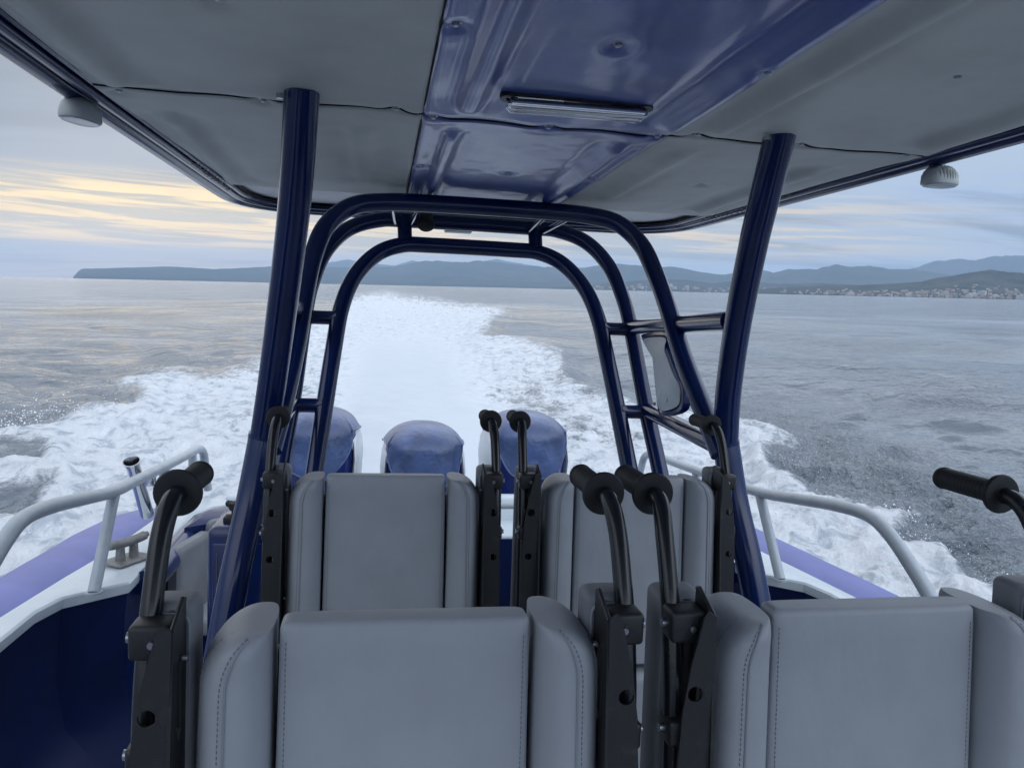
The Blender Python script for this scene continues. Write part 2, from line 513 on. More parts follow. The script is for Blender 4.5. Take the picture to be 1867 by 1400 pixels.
    for zz in (-0.388, -0.66):
        part('rivet', MB().cyl((X(0.242), -0.112, zz + ZD), (X(0.236), -0.112, zz + ZD), 0.0042, 10), 'bolt', arm)
    return arm

def make_seat():
    t = thing('passenger_seat', 'grey padded seat', 'seat', (0, 0, 0), 'grey padded boat seats in two rows')
    m = MB().loft(pad_rings(0.1520, -0.084, 0.023, -0.855, -0.354, 9.0, 0.009, taper=0.004))
    back = part('backrest', m, 'vinyl', t, 50)
    for s in (-1, 1):
        pts = [(s * 0.1460, -0.1010 + lean(z), z + ZD) for z in np.linspace(-0.85, -0.374, 20)]
        part('seam', MB().tube(pts, 0.0016, 6), 'seam', back)
        st = MB()
        stitch_run(st, [(s * 0.1400, -0.1054 + lean(z), z + ZD) for z in np.linspace(-0.85, -0.378, 40)], r=0.0005)
        part('stitching', st, 'stitch', back)
    m = MB().loft(pad_rings(0.150, -0.075, 0.05, -1.035, -0.870, 5.0, 0.02))
    part('lumbar_pad', m, 'vinyl', t, 50)
    for s in (-1, 1):
        rings = []
        zs = list(np.linspace(-0.90, -0.42, 18)) + [-0.360 - 0.062 * (1 - math.sin(a)) for a in np.linspace(0.05, math.pi / 2 - 0.015, 18)]
        for z in zs:
            i, o, yf, yb = bolster_section(z)
            cx, a = (i + o) / 2, (o - i) / 2
            rings.append([Vector((s * p.x, p.y, p.z)) for p in sring(cx, (yf + yb) / 2, a, (yb - yf) / 2, z + ZD, 2.6, 40)])
        b = part('bolster', MB().loft(rings), 'vinyl', t, 60)
        sm = MB(); st = MB(); line = []; line2 = []; line3 = []
        for z in np.linspace(-0.89, -0.3625, 70):
            f = 0.56 - 0.05 * smooth(np.array(z), -0.42, -0.355)
            x, y = bolster_front(z, float(f)); line.append((s * x, y - 0.0004, z + ZD))
            x, y = bolster_front(z, float(f) + 0.075); line2.append((s * x, y - 0.0006, z + ZD))
            x, y = bolster_front(z, 0.955); line3.append((s * x, y - 0.0006, z + ZD))
        sm.tube(line, 0.0017, 6)
        part('seam', sm, 'seam', b)
        stitch_run(st, line2, r=0.0006); part('stitching', st, 'stitch', b)
        st = MB(); stitch_run(st, line3, r=0.0005); part('stitching', st, 'stitch', b)
    # shell, squab and pedestal
    sh = MB().box((0, -0.012, -0.66 + ZD), (0.34, 0.03, 0.48), 0.012)
    part('back_shell', sh, 'black', t)
    q = MB().box((0, -0.30, -1.15 + ZD), (0.46, 0.46, 0.15), 0.045, seg=5)
    part('squab', q, 'vinyl', t)
    p = MB().box((0, -0.22, -1.29 + ZD), (0.40, 0.36, 0.12), 0.02).box((0, -0.20, -1.56 + ZD), (0.22, 0.26, 0.50), 0.02)
    part('pedestal', p, 'black', t)
    # low side hinge carriers, just visible between the seats
    for s in (-1, 1):
        h = MB().box((s * 0.262, -0.10, -0.84 + ZD), (0.05, 0.09, 0.26), 0.02)
        h.cyl((s * 0.235, -0.13, -0.735 + ZD), (s * 0.290, -0.13, -0.735 + ZD), 0.028, 20)
        part('hinge', h, 'black', t)
        make_armrest(s, t)
    return t

seat = make_seat()
SEATS = [((0.041, 1.00, 0), 'grey padded seat nearest the camera, its backrest filling the bottom centre between two grips'),
         ((0.658, 1.00, 0), 'near grey padded seat cut off by the right edge, below the single outstretched grip'),
         ((0.024, 2.03, -0.035), 'second-row grey seat in front of the left and middle engines, beside the left post'),
         ((0.664, 2.03, -0.035), 'second-row grey seat in front of the right engine, beside the right post')]
for i, (loc, lab) in enumerate(SEATS):
    o = seat if i == 0 else copy_tree(seat)
    o['label'] = lab
    o.matrix_world = BM @ Matrix.Translation((loc[0], loc[1], loc[2] - ZD))
    for ch in kids(o):                       # the arm assemblies do not sit quite centred on each seat
        if ch.name.startswith('armrest'): ch.location.x += (-0.010, 0.006, 0.008, 0.0)[i]

# ================================================================== CANOPY
def roof_half(y):      # half width of the roof edge at y
    if y <= 1.6: return 1.075
    return 1.075 - 0.036 * (y - 1.6)
RY1 = 3.58
roof = thing('boat_canopy', 'wide flat canopy roof with grey and navy lining panels over the seats', 'canopy', (CL, 1.8, 0.46))
def RL(x, y, z): return Vector((x - CL, y - 1.8, z - 0.46))
# outline of the aft end with rounded corners
def roof_outline(inset, z, y0=-1.2, rc=0.36):
    pts = [(CL - roof_half(y0) + inset, y0, z), (CL - roof_half(1.6) + inset, 1.6, z), (CL - roof_half(RY1) + inset, RY1 - inset, z),
           (CL + roof_half(RY1) - inset, RY1 - inset, z), (CL + roof_half(1.6) - inset, 1.6, z), (CL + roof_half(y0) - inset, y0, z)]
    a = fillet(pts[0:4], rc - inset * 0.5, 10)
    b = fillet(pts[2:6], rc - inset * 0.5, 10)
    return [p for p in a[:-1] if p.x < CL] + [p for p in b[1:] if p.x > CL]
out = [(p.x, p.y) for p in roof_outline(0.015, 0)]
sk = MB().prism([out], lambda u, v, d: RL(u, v, d + 0.02 * (1 - ((u - CL) / 1.1) ** 2)), 0.485, 0.51)
part('roof_skin', sk, 'roof_skin', roof)
fr = MB()
def off(inset, z): return [RL(p.x, p.y, z) for p in roof_outline(inset, z)]
fr.tube(off(0.028, 0.474), 0.024, 12)
fr.tube(off(0.074, 0.468), 0.014, 10)
fr.tube(off(0.100, 0.474), 0.010, 8)
rr = roof_outline(0.0, 0); ri = roof_outline(0.108, 0)
frame_o = part('edge_frame', fr, 'navy', roof)
gr = MB()
a_ = roof_outline(0.03, 0); b_ = roof_outline(0.125, 0)
k_ = min(len(a_), len(b_))
gr.grid([[RL(a_[i].x, a_[i].y, 0.4775) for i in range(k_)], [RL(b_[i].x, b_[i].y, 0.4775) for i in range(k_)]])
part('frame_channel', gr, 'vent', roof, fix=False)
rim = MB().tube(off(0.004, 0.487), 0.011, 8)
part('edge_trim', rim, 'roof_skin', roof)

BOLTS = [(x, y) for y in (1.228, 1.752, 2.318) for x in (0.102, 0.364, 0.624)] + [(-0.25, 1.232), (0.978, 1.228), (-0.262, 1.768), (0.983, 1.742), (-0.245, 2.33), (0.978, 2.32), (0.02, 1.742), (0.72, 1.742), (-0.56, 1.79), (1.29, 1.775), (0.102, 0.70), (0.364, 0.70), (0.624, 0.70), (-0.25, 0.70), (0.978, 0.70)]
RIBS = [(0.168, -1.0, 1.69, 0.014, 0.024), (0.158, 1.86, 2.90, 0.011, 0.018), (0.612, -1.0, 1.69, 0.016, 0.026), (0.570, 1.86, 2.90, 0.012, 0.022),
        (-0.535, -1.0, 1.74, 0.016, 0.034), (-0.50, 1.95, 2.85, 0.013, 0.028), (0.735, -1.0, 1.70, 0.014, 0.022), (1.248, -1.0, 1.70, 0.016, 0.030), (1.165, 1.95, 2.80, 0.013, 0.028), (-0.06, 1.95, 2.7, 0.006, 0.030), (0.76, 1.9, 2.7, 0.007, 0.026)]
def lin_z(x, y, cen):
    """underside height of a pressed lining panel"""
    z = np.full(x.shape, 0.458 - (0.006 if cen else 0.0))
    for rx, y0, y1, amp, w in RIBS:
        if (0.085 < rx < 0.644) != cen: continue
        fade = smooth(y, y0 - 0.04, y0 + 0.05) * (1 - smooth(y, y1 - 0.07, y1 + 0.005))
        d = (x - rx) / w
        amp = amp * 1.35
        z = z - amp * fade * np.exp(-(d ** 2) ** 1.6) + 0.35 * amp * fade * np.exp(-((np.abs(d) - 2.0) ** 2) * 1.2)
    for bx, by in BOLTS:
        d2 = (x - bx) ** 2 + (y - by) ** 2
        z = z + 0.012 * np.exp(-d2 / 0.022 ** 2) - 0.0035 * np.exp(-d2 / 0.055 ** 2)
    z = z + 0.008 * (fbm(x * 3.1 + 5, y * 2.2, 3, 3) - 0.5) + 0.0035 * (fbm(x * 9, y * 9, 8, 3) - 0.5)
    # slack hem between the fixings along the cross seam
    hem = np.exp(-np.abs(y - 1.752) / 0.05)
    z = z - hem * 0.0035 * (0.5 + np.sin(x * 12.0 + 0.6) ** 2)
    return z
def lining(name, x0f, x1f, y0, y1, mat, cen, label=None, nx=90, ny=120):
    U, V = np.meshgrid(np.linspace(0, 1, nx), np.linspace(0, 1, ny))
    Y = y0 + (y1 - y0) * V
    X0 = np.vectorize(x0f)(Y); X1 = np.vectorize(x1f)(Y)
    X = X0 + (X1 - X0) * U
    # slightly wandering hems
    Y = Y + 0.004 * (fbm(X * 6, Y * 0 + 1.0, 4, 2) - 0.5) * (V > 0.99) * 2
    Z = lin_z(X, Y, cen)
    e = np.minimum(np.minimum(U, 1 - U) * (x1f(1.8) - x0f(1.8)), np.minimum(V, 1 - V) * (y1 - y0))
    Z = Z + 0.010 * (1 - smooth(e, 0.0, 0.012)) ** 2
    mb = MB().grid([[RL(X[i, j], Y[i, j], Z[i, j]) for j in range(nx)] for i in range(ny)])
    return part(name, mb, mat, roof, 0, label, fix=False)
YS = 1.752
inn = lambda y: roof_half(y) - 0.102 - 0.012 * max(0, y - 1.6)
LA = 2.93
lining('lining_panel', lambda y: CL - inn(y), lambda y: 0.083, -1.1, YS + 0.006, 'grey_lining', False, 'large grey lining panel over the left seats, forward of the cross seam')
lining('lining_panel', lambda y: CL - inn(y), lambda y: 0.083, YS - 0.002, LA, 'grey_lining', False, 'smaller grey lining panel aft of the cross seam on the left')
lining('lining_panel', lambda y: 0.078, lambda y: 0.650, -1.1, YS + 0.004, 'navy_vinyl', True, 'shiny navy lining panel with the recessed deck light')
lining('lining_panel', lambda y: 0.078, lambda y: 0.650, YS, 2.86, 'navy_vinyl', True, 'shiny navy lining panel above the top of the arch')
lining('lining_panel', lambda y: 0.645, lambda y: CL + inn(y), -1.1, YS + 0.006, 'grey_lining', False, 'large grey lining panel over the right seats, forward of the cross seam')
lining('lining_panel', lambda y: 0.645, lambda y: CL + inn(y), YS - 0.002, LA, 'grey_lining', False, 'smaller grey lining panel aft of the cross seam on the right')
sv = MB()
xs = np.linspace(CL - 0.96, CL + 0.96, 120)
sv.tube([RL(x, YS + 0.003, float(lin_z(np.array([x]), np.array([YS]), 0.085 < x < 0.644)[0]) + 0.0045) for x in xs], 0.0020, 6)
for x in (0.0805, 0.6475):
    sv.tube([RL(x, y, 0.4605) for y in np.linspace(-1.0, 2.85, 60)], 0.0028, 6)
part('panel_seam', sv, 'vent', roof)
# cord lacing the lining edge to the frame tube
for s_ in (-1, 1):
    pts = []; k = 0; y = 2.52
    while y < 3.02:
        h = (roof_half(y) - (0.116 if k % 2 else 0.098)) + 0.003 * math.sin(k * 2.7)
        pts.append(RL(CL + s_ * h, y, 0.455 - (0.0 if k % 2 else 0.006)))
        y += 0.020 + 0.006 * math.sin(k * 1.9); k += 1
    part('lacing', MB().tube(catmull(pts, 3), 0.0013, 6), 'alu', roof)
bolt_me = None
for bx, by in BOLTS:
    bz = float(lin_z(np.array([bx]), np.array([by]), 0.085 < bx < 0.644)[0])
    if bolt_me is None:
        b = MB()
        b.loft([[Vector((r * math.cos(2 * math.pi * k / 16), r * math.sin(2 * math.pi * k / 16), z)) for k in range(16)] for r, z in ((0.0105, 0.003), (0.0105, -0.001), (0.0085, -0.0025), (0.0062, -0.003), (0.0058, -0.0065), (0.004, -0.0078), (0.001, -0.0079))])
        bolt_me = b.mesh('bolt', MAT['bolt'])
    o = bpy.data.objects.new('bolt', bolt_me); COL.objects.link(o); o.parent = roof
    o.location = RL(bx, by, bz)

# recessed twin tube deck light in the navy panel
lt = thing('ceiling_light', 'long clear ribbed light fitting set into the navy ceiling panel', 'ceiling light', (0.379, 1.548, 0.452), rotz=-0.03)
def stadium(hw, hh, n=10):
    return [(hw - hh + hh * math.cos(a), hh * math.sin(a)) for a in np.linspace(-math.pi / 2, math.pi / 2, n)] + [(-(hw - hh) + hh * math.cos(a), hh * math.sin(a)) for a in np.linspace(math.pi / 2, math.pi * 1.5, n)]
bz = MB().prism([stadium(0.158, 0.032), stadium(0.146, 0.021)], lambda u, v, d: Vector((u, v, d)), -0.004, 0.006)
part('bezel', bz, 'black', lt)
part('reflector', MB().prism([stadium(0.147, 0.022)], lambda u, v, d: Vector((u, v, d)), 0.000, 0.004), 'steel', lt)
gm = bpy.data.materials.new('clear_plastic'); gm.use_nodes = True
gp = gm.node_tree.nodes['Principled BSDF']
gp.inputs['Base Color'].default_value = (0.75, 0.78, 0.82, 1); gp.inputs['Roughness'].default_value = 0.10
gp.inputs['Transmission Weight'].default_value = 0.1; gp.inputs['Metallic'].default_value = 0.9; gp.inputs['IOR'].default_value = 1.45
for yy in (-0.0122, 0.0122):
    b = MB()
    xs = np.linspace(-0.143, 0.143, 40)
    b.tube([(x, yy, -0.016) for x in xs], [0.0115 * min(1, math.sqrt(max(0.02, 1 - ((abs(x) - 0.133) / 0.0105) ** 2)) if abs(x) > 0.133 else 1) for x in xs], 14)
    part('lamp_tube', b, gm, lt)
    part('lamp_cap', MB().cyl((-0.137, yy, -0.013), (-0.124, yy, -0.013), 0.0100, 14).cyl((0.124, yy, -0.013), (0.137, yy, -0.013), 0.0100, 14), 'steel', lt)

# floodlights at the canopy corners
def floodlight(loc, rz, label, ribs):
    t = thing('floodlight', label, 'floodlight', loc, 'white floodlights under the canopy edges', rotz=rz)
    # drum-like housing opening downward
    rings = []
    for z, a, b in ((0.000, 0.030, 0.022), (-0.006, 0.046, 0.030), (-0.020, 0.058, 0.040), (-0.038, 0.064, 0.045), (-0.058, 0.066, 0.046), (-0.064, 0.064, 0.044)):
        rings.append(sring(0, 0, a, b, z, 2.5, 36))
    body = MB().loft(rings)
    h = part('housing', body, 'lamp_plastic', t)
    if ribs:
        rb = MB()
        for k in range(9):
            x = -0.048 + k * 0.012
            w = 0.044 * math.sqrt(max(0.05, 1 - (x / 0.066) ** 2))
            zt = -0.004 - 0.03 * (x / 0.06) ** 2
            rb.tube(catmull([(x, -w, -0.052), (x, -w * 1.06, -0.035), (x, -w * 0.85, zt - 0.004), (x, 0, zt + 0.003), (x, w * 0.85, zt - 0.004), (x, w * 1.06, -0.035), (x, w, -0.052)], 5), 0.0028, 6)
        part('cooling_fin', rb, 'lamp_plastic', h)
    part('glass', MB().loft([sring(0, 0, 0.060, 0.041, -0.063, 2.5, 32), sring(0, 0, 0.058, 0.039, -0.069, 2.5, 32), sring(0, 0, 0.03, 0.02, -0.071, 2.5, 32)]), 'lens', t)
    br = MB().box((0.0, 0, 0.016), (0.018, 0.03, 0.046), 0.003)
    br.tube(catmull([(-0.03, 0.0, -0.02), (-0.034, 0, 0.01), (-0.02, 0, 0.034), (0.0, 0, 0.04)], 6), 0.004, 8)
    br.box((0.0, 0, 0.040), (0.07, 0.02, 0.006), 0.002)
    part('bracket', br, 'lamp_plastic', t)
    t.scale = (0.74, 0.74, 0.74)
    return t
floodlight((-0.668, 1.88, 0.460), rad(70), 'smooth white floodlight hanging under the left canopy edge', False)
floodlight((1.418, 1.815, 0.452), rad(8), 'ribbed white floodlight hanging under the right canopy edge', True)

# ================================================================== STEEL FRAME
fm = thing('canopy_frame', 'navy tubular frame of posts and arches carrying the canopy over the stern', 'tube frame', (CL, 2.4, -ZD))
def FL(h, y, z): return Vector((h, y - 2.4, z + ZD))
for s in (-1, 1):
    up = catmull([FL(s * h, y, z) for h, y, z in ((0.532, 1.672, 0.475), (0.548, 1.762, 0.334), (0.565, 1.842, 0.221), (0.601, 1.974, 0.025), (0.636, 2.078, -0.170), (0.664, 2.134, -0.331))], 10)
    p = part('post', MB().tube(up, 0.0365, 24), 'navy', fm)
    lo = catmull([FL(s * h, y, z) for h, y, z in ((0.664, 2.134, -0.325), (0.690, 2.10, -0.50), (0.722, 2.02, -0.72), (0.765, 1.93, -1.05), (0.80, 1.86, -1.40), (0.83, 1.80, -ZD))], 8)
    part('lower_post', MB().tube(lo, 0.039, 24), 'navy', fm)
    c_ = part('collar', MB().tube([FL(s * 0.6625, 2.1325, -0.318), FL(s * 0.6655, 2.1345, -0.340)], 0.0405, 24), 'navy', fm)
    # fixing plate under the roof
    part('bolt', MB().cyl(FL(s * 0.532 - 0.042, 1.655, 0.448), FL(s * 0.532 - 0.042, 1.655, 0.438), 0.008, 6), 'bolt', fm)
def welded(a, b, r, seg=18):
    """straight tube whose ends flare into a weld fillet"""
    a, b = Vector(a), Vector(b); L = (b - a).length; d = (b - a) / L
    e = min(0.30, 0.030 / L)
    ts = [0, e * 0.35, e * 0.7, e, 1 - e, 1 - e * 0.7, 1 - e * 0.35, 1]
    ks = [1.30, 1.12, 1.03, 1.0, 1.0, 1.03, 1.12, 1.30]
    o0 = 0.010
    return MB().tube([a + d * (o0 * (1 - 2 * t) + L * t) for t in ts], [r * k for k in ks], seg)
def arch(pts, r, name='arch', n=10, seg=22):
    half = [FL(-h, y, z) for h, y, z in pts]
    full = half + [FL(h, y, z) for h, y, z in reversed(pts)]
    return part(name, MB().tube(catmull(full, n), r, seg), 'navy', fm)
arch([(0.645, 2.12, -0.36), (0.628, 2.20, -0.26), (0.610, 2.36, -0.09), (0.597, 2.50, 0.085), (0.582, 2.60, 0.205), (0.548, 2.665, 0.305), (0.470, 2.70, 0.378), (0.360, 2.715, 0.402), (0.18, 2.718, 0.408)], 0.031)
# ladder arch behind it: outer and inner hoop in one leaning plane
def ladder(z): return 2.74 + 0.53 * (z + 0.52) if z > -0.52 else 2.74 - 0.10 * (z + 0.52) * -1
def lp(h, z): return (h, 2.735 + 0.56 * (z + 0.52), z)
arch([lp(0.745, -1.25), lp(0.720, -0.90), lp(0.693, -0.54), lp(0.668, -0.285), lp(0.648, 0.01), lp(0.628, 0.14), lp(0.585, 0.265), lp(0.50, 0.362), lp(0.38, 0.408), lp(0.25, 0.415)], 0.031)
arch([lp(0.640, -1.25), lp(0.605, -0.85), lp(0.573, -0.52), lp(0.558, -0.36), lp(0.535, -0.13), lp(0.513, 0.04), lp(0.468, 0.165), lp(0.385, 0.262), lp(0.285, 0.306), lp(0.17, 0.312)], 0.032)
for s in (-1, 1):
    for z, r in ((0.000, 0.031), (-0.318, 0.031)):
        hi = 0.520 if z > -0.1 else 0.552
        ho = 0.648 if z > -0.1 else 0.670
        a, b = lp(hi, z), lp(ho, z)
        mb = welded(FL(s * a[0], a[1], a[2]), FL(s * b[0], b[1], b[2]), r * 0.86)
        part('rung', mb, 'navy', fm)
    for h in (0.272,):
        a, b = lp(h, 0.300), lp(h + 0.004, 0.425)
        part('rung', welded(FL(s * a[0], a[1], a[2]), FL(s * b[0], b[1], b[2]), 0.030), 'navy', fm)
        # small ties from the ladder arch up to the front arch
        c0_, c1_ = lp(h - 0.02, 0.40), (h - 0.04, 2.73, 0.415)
        part('tie', MB().tube([FL(s * c0_[0], c0_[1], c0_[2]), FL(s * c1_[0], c1_[1], c1_[2])], 0.011, 10), 'navy', fm)
        c0_, c1_ = lp(h + 0.04, 0.40), (h + 0.06, 2.73, 0.412)
        part('tie', MB().tube([FL(s * c0_[0], c0_[1], c0_[2]), FL(s * c1_[0], c1_[1], c1_[2])], 0.011, 10), 'navy', fm)
    # long braces from the ladder arch forward to the posts
    a = lp(0.650, 0.010)
    part('brace', MB().tube([FL(s * a[0], a[1], a[2]), FL(s * 0.600, 2.02, 0.035)], 0.029, 18), 'navy', fm)
    a = lp(0.672, -0.31)
    part('brace', MB().tube([FL(s * a[0], a[1], a[2]), FL(s * 0.665, 2.16, -0.345)], 0.029, 18), 'navy', fm)

# moulded plate between the braces on the right
pl = thing('side_plate', 'glossy navy bottle-shaped plate fixed between the right braces', 'plate', (0.985, 2.5, -0.1))
outl = [(0.27, 0.085), (0.04, 0.095), (0.035, 0.055), (-0.01, 0.015), (-0.085, -0.045), (-0.135, -0.075), (-0.150, -0.115), (-0.125, -0.160), (0.04, -0.195), (0.085, -0.15), (0.145, -0.02), (0.190, 0.055), (0.27, 0.065)]
P_ = catmull([(y, z, 0) for y, z in outl], 4, True)
pr = MB()
rings = []
cyy = 0.03; czz = -0.05
for sc, xx in ((0.60, -0.006), (0.86, -0.008), (0.93, -0.016), (1.0, -0.014), (1.0, 0.012), (0.9, 0.016)):
    rings.append([Vector((xx, cyy + (p.x - cyy) * sc, czz + (p.y - czz) * sc)) for p in P_])
pr.loft(rings)
part('panel', pr, 'navy', pl)
sheen_face = MB().loft([[Vector((xx, cyy + (p.x - cyy) * sc, czz + (p.y - czz) * sc)) for p in P_] for sc, xx in ((0.88, -0.0155), (0.84, -0.019), (0.3, -0.0195))])
part('face', sheen_face, 'white_paint', pl)  # pale colour stands in for sky reflected in the navy plate
part('bolt', MB().cyl((-0.014, -0.02, -0.135), (-0.022, -0.02, -0.135), 0.006, 8).cyl((-0.014, 0.10, -0.16), (-0.022, 0.10, -0.16), 0.006, 8), 'bolt', pl)

# things hanging under the arch
sp = thing('stern_light', 'small flat grey lamp hanging behind the top of the arch', 'lamp', (0.322, 3.40, 0.405))
part('housing', MB().box((0, 0, 0.0), (0.118, 0.07, 0.024), 0.006), 'lamp_plastic', sp)
part('bracket', MB().box((0, 0, 0.035), (0.04, 0.03, 0.06), 0.004), 'black', sp)
sp = thing('camera_dome', 'small black round fitting under the top of the arch', 'fitting', (0.165, 3.10, 0.385))
part('body', MB().ball((0, 0, -0.002), 0.036, 14, (1, 1, 0.8)), 'rubber', sp)
part('base', MB().cyl((0, 0, 0.0), (0, 0, 0.04), 0.028, 18), 'black', sp)

# ================================================================== HULL
hull = thing('speedboat', 'wide inflatable speedboat with navy inner sides, white gunwale and violet side tubes', 'boat', (CL, 0, -ZD))
def HL(h, y, z): return Vector((h, y, z + ZD))
GZ = -1.08
INNER = [(0.25, -4.6), (0.75, -4.0), (1.20, -3.0), (1.45, -1.6), (1.53, 0.0), (1.555, 1.6), (1.552, 2.66), (1.548, 2.90), (1.51, 3.04), (1.325, 3.20), (1.320, 3.47), (1.330, 4.0), (1.330, 4.30), (1.26, 4.46), (1.12, 4.56)]
JOIN = [(0.35, -4.75), (0.95, -4.1), (1.42, -3.0), (1.65, -1.6), (1.70, 0.0), (1.70, 1.6), (1.655, 2.66), (1.650, 2.88), (1.630, 3.05), (1.600, 3.30), (1.570, 3.50), (1.530, 3.90), (1.510, 4.20), (1.490, 4.50), (1.470, 4.75)]
for s in (-1, 1):
    a = [HL(s * h, y, GZ) for h, y in INNER]
    b = [HL(s * h, y, GZ - 0.012) for h, y in JOIN]
    mb = MB()
    def off_(v, dx, dz): return Vector((v.x + s * dx, v.y, v.z + dz))
    rows = [[off_(p, 0.0, -0.045) for p in a], [off_(p, -0.004, -0.030) for p in a], [off_(p, -0.004, -0.008) for p in a], [off_(p, 0.004, 0.0) for p in a], [off_(p, 0.03, 0.003) for p in a],
            [p + Vector((0, 0, 0.006)) for p in [(x * 0.5 + y * 0.5) for x, y in zip(a, b)]], b, [off_(p, 0.03, -0.06) for p in b]]
    mb.grid(rows)
    part('gunwale', mb, 'white_paint', hull, 32, fix=False)
    # inner side, navy, rolling inward to the deck with a shelf lower down
    ii = [HL(s * (h + 0.002), y, GZ - 0.035) for h, y in INNER]
    rows = [ii, [off_(p, 0.012, -0.10) for p in ii], [off_(p, 0.02, -0.30) for p in ii], [off_(p, -0.01, -0.48) for p in ii], [off_(p, -0.10, -0.60) for p in ii], [off_(p, -0.22, -0.685) for p in ii]]
    part('inner_side', MB().grid(rows), 'navy_in', hull, 28, fix=False)
    # inflatable tube
    path = [(0.62, -5.1, -1.18), (1.22, -4.3, -1.22), (1.68, -3.1, -1.28), (1.86, -1.5, -1.33), (1.90, 0.2, -1.335), (1.875, 1.8, -1.34), (1.825, 2.9, -1.345), (1.765, 3.6, -1.36), (1.745, 4.1, -1.365), (1.725, 4.5, -1.37), (1.71, 4.85, -1.375), (1.70, 5.12, -1.38), (1.69, 5.25, -1.385)]
    rr_ = [0.18, 0.22, 0.24, 0.24, 0.24, 0.240, 0.243, 0.258, 0.252, 0.235, 0.19, 0.12, 0.05]
    pts = catmull([HL(s * h, y, z) for h, y, z in path], 8)
    R_ = list(np.interp(np.linspace(0, len(path) - 1, len(pts)), range(len(path)), rr_))
    tb = part('side_tube', MB().tube(pts, R_, 40), 'tube_pvc', hull)
    # rubbing strip along the tube
    st = [p + Vector((s * (r + 0.004), 0, -0.02)) for p, r in zip(pts, R_)][10:-14]
    part('rub_strip', MB().tube(st, 0.022, 8), 'rubber', tb)
    # hull side below the tube down to the waterline
    top = [HL(s * (h - 0.02), y, z - 0.16) for h, y, z in path]
    rows = [top, [off_(p, -0.10, -0.25) for p in top], [off_(p, -0.32, -0.75) for p in top], [Vector((0, p.y, -0.85)) for p in top]]
    part('hull_side', MB().grid(rows), 'white_paint', hull, 30, fix=False)
dk = [(h - 0.10, y) for h, y in INNER]
out = [(-h, y) for h, y in dk] + [(h, y) for h, y in reversed(dk)]
part('deck', MB().prism([out], lambda u, v, d: Vector((u, v, d)), -0.03, 0.0), 'deck', hull)
# transom with raised quarters and a lower middle
tr = [(-1.40, 0.0), (-1.40, -GZ * 0 + (GZ - 0.03) + ZD), (-0.86, GZ - 0.03 + ZD), (-0.78, -1.30 + ZD), (0.78, -1.30 + ZD), (0.86, GZ - 0.03 + ZD), (1.40, GZ - 0.03 + ZD), (1.40, 0.0)]
part('transom', MB().prism([tr], lambda u, v, d: Vector((u, 4.52 + d, v)), 0.0, 0.05), 'navy_in', hull)
cap = [HL(h, 4.545, z) for h, z in ((-1.36, GZ - 0.020), (-0.90, GZ - 0.020), (-0.84, GZ - 0.03), (-0.79, -1.285), (-0.74, -1.295), (0.74, -1.295), (0.79, -1.285), (0.84, GZ - 0.03), (0.90, GZ - 0.02), (1.36, GZ - 0.02))]
part('transom_cap', MB().tube(fillet(cap, 0.04, 4), 0.018, 10), 'white_paint', hull)
part('swim_platform', MB().box((0, 4.93, -1.40 + ZD), (2.5, 0.70, 0.06), 0.02).box((0, 5.30, -1.45 + ZD), (2.7, 0.10, 0.5), 0.03), 'white_paint', hull)
sr = MB().tube(fillet([HL(-0.72, 4.66, -1.34), HL(-0.72, 4.66, -1.125), HL(0.72, 4.66, -1.125), HL(0.72, 4.66, -1.34)], 0.08, 6), 0.022, 14)
part('transom_rail', sr, 'rail', hull)
# padded navy coaming round the stern corners
for s in (-1, 1):
    path = [(1.322, 3.32), (1.318, 3.55), (1.320, 4.0), (1.300, 4.28), (1.22, 4.42), (1.08, 4.49), (0.86, 4.50)]
    cm = catmull([HL(s * h - s * 0.03, y, GZ - 0.05) for h, y in path], 6)
    part('coaming', MB().tube(cm, 0.058, 16), 'navy', hull)

# stern corner bench backs, one in each quarter
def bench(s):
    t = thing('stern_bench', 'grey cushioned corner bench behind the %s' % ('left navy post, partly hidden by the hand grip' if s < 0 else 'right rear seat, almost hidden'), 'bench', (CL, 3.9, -ZD), 'corner benches at the stern')
    def BL(h, y, z): return Vector((s * h, y - 3.9, z + ZD))
    def plate(h0, h1, y0, y1, z0, z1, name='back_cushion'):
        # upright cushion between two plan points, rounded top
        d = Vector((h1 - h0, y1 - y0)); L = d.length; d /= L
        nrm = Vector((-d.y, d.x))
        outl = fillet([(0, z0, 0), (0, z1, 0), (L, z1, 0), (L, z0, 0)], min(0.045, L * 0.45), 6)
        rings = []
        for k, (ins, dep) in enumerate(((0.012, 0.0), (0.0, 0.012), (0.0, 0.05), (0.012, 0.062), (0.03, 0.066))):
            ring = []
            for p in outl:
                u = ins + (L - 2 * ins) * p.x / L
                z = z0 + (p.y - z0) * (1 - ins / (z1 - z0))
                q = Vector((h0, y0)) + d * u - nrm * dep
                ring.append(BL(q.x, q.y, z))
            rings.append(ring)
        part(name, MB().loft(rings), 'vinyl_dark', t, 40)
    plate(1.215, 1.295, 3.97, 3.62, -1.42, -1.075)
    plate(1.03, 1.205, 4.10, 3.98, -1.42, -1.030)
    plate(0.72, 1.015, 4.16, 4.11, -1.42, -1.045)
    sq = MB().box(BL(0.98, 3.88, -1.46), (0.60, 0.46, 0.09), 0.03, seg=4)
    part('squab', sq, 'vinyl', t)
    part('bench_base', MB().box(BL(0.98, 3.90, -1.65), (0.58, 0.44, 0.29), 0.01), 'navy_in', t)
    bk = MB().prism([[(0.70, -1.50), (0.70, -1.10), (0.74, -1.02), (1.06, -1.005), (1.20, -1.01), (1.29, -1.06), (1.31, -1.50)]], lambda u, v, d: BL(u, 4.18 + d + (0.0 if u < 1.1 else -(u - 1.1) * 1.3), v), 0.0, 0.03)
    part('bench_back', bk, 'navy', t)
bench(-1); bench(1)

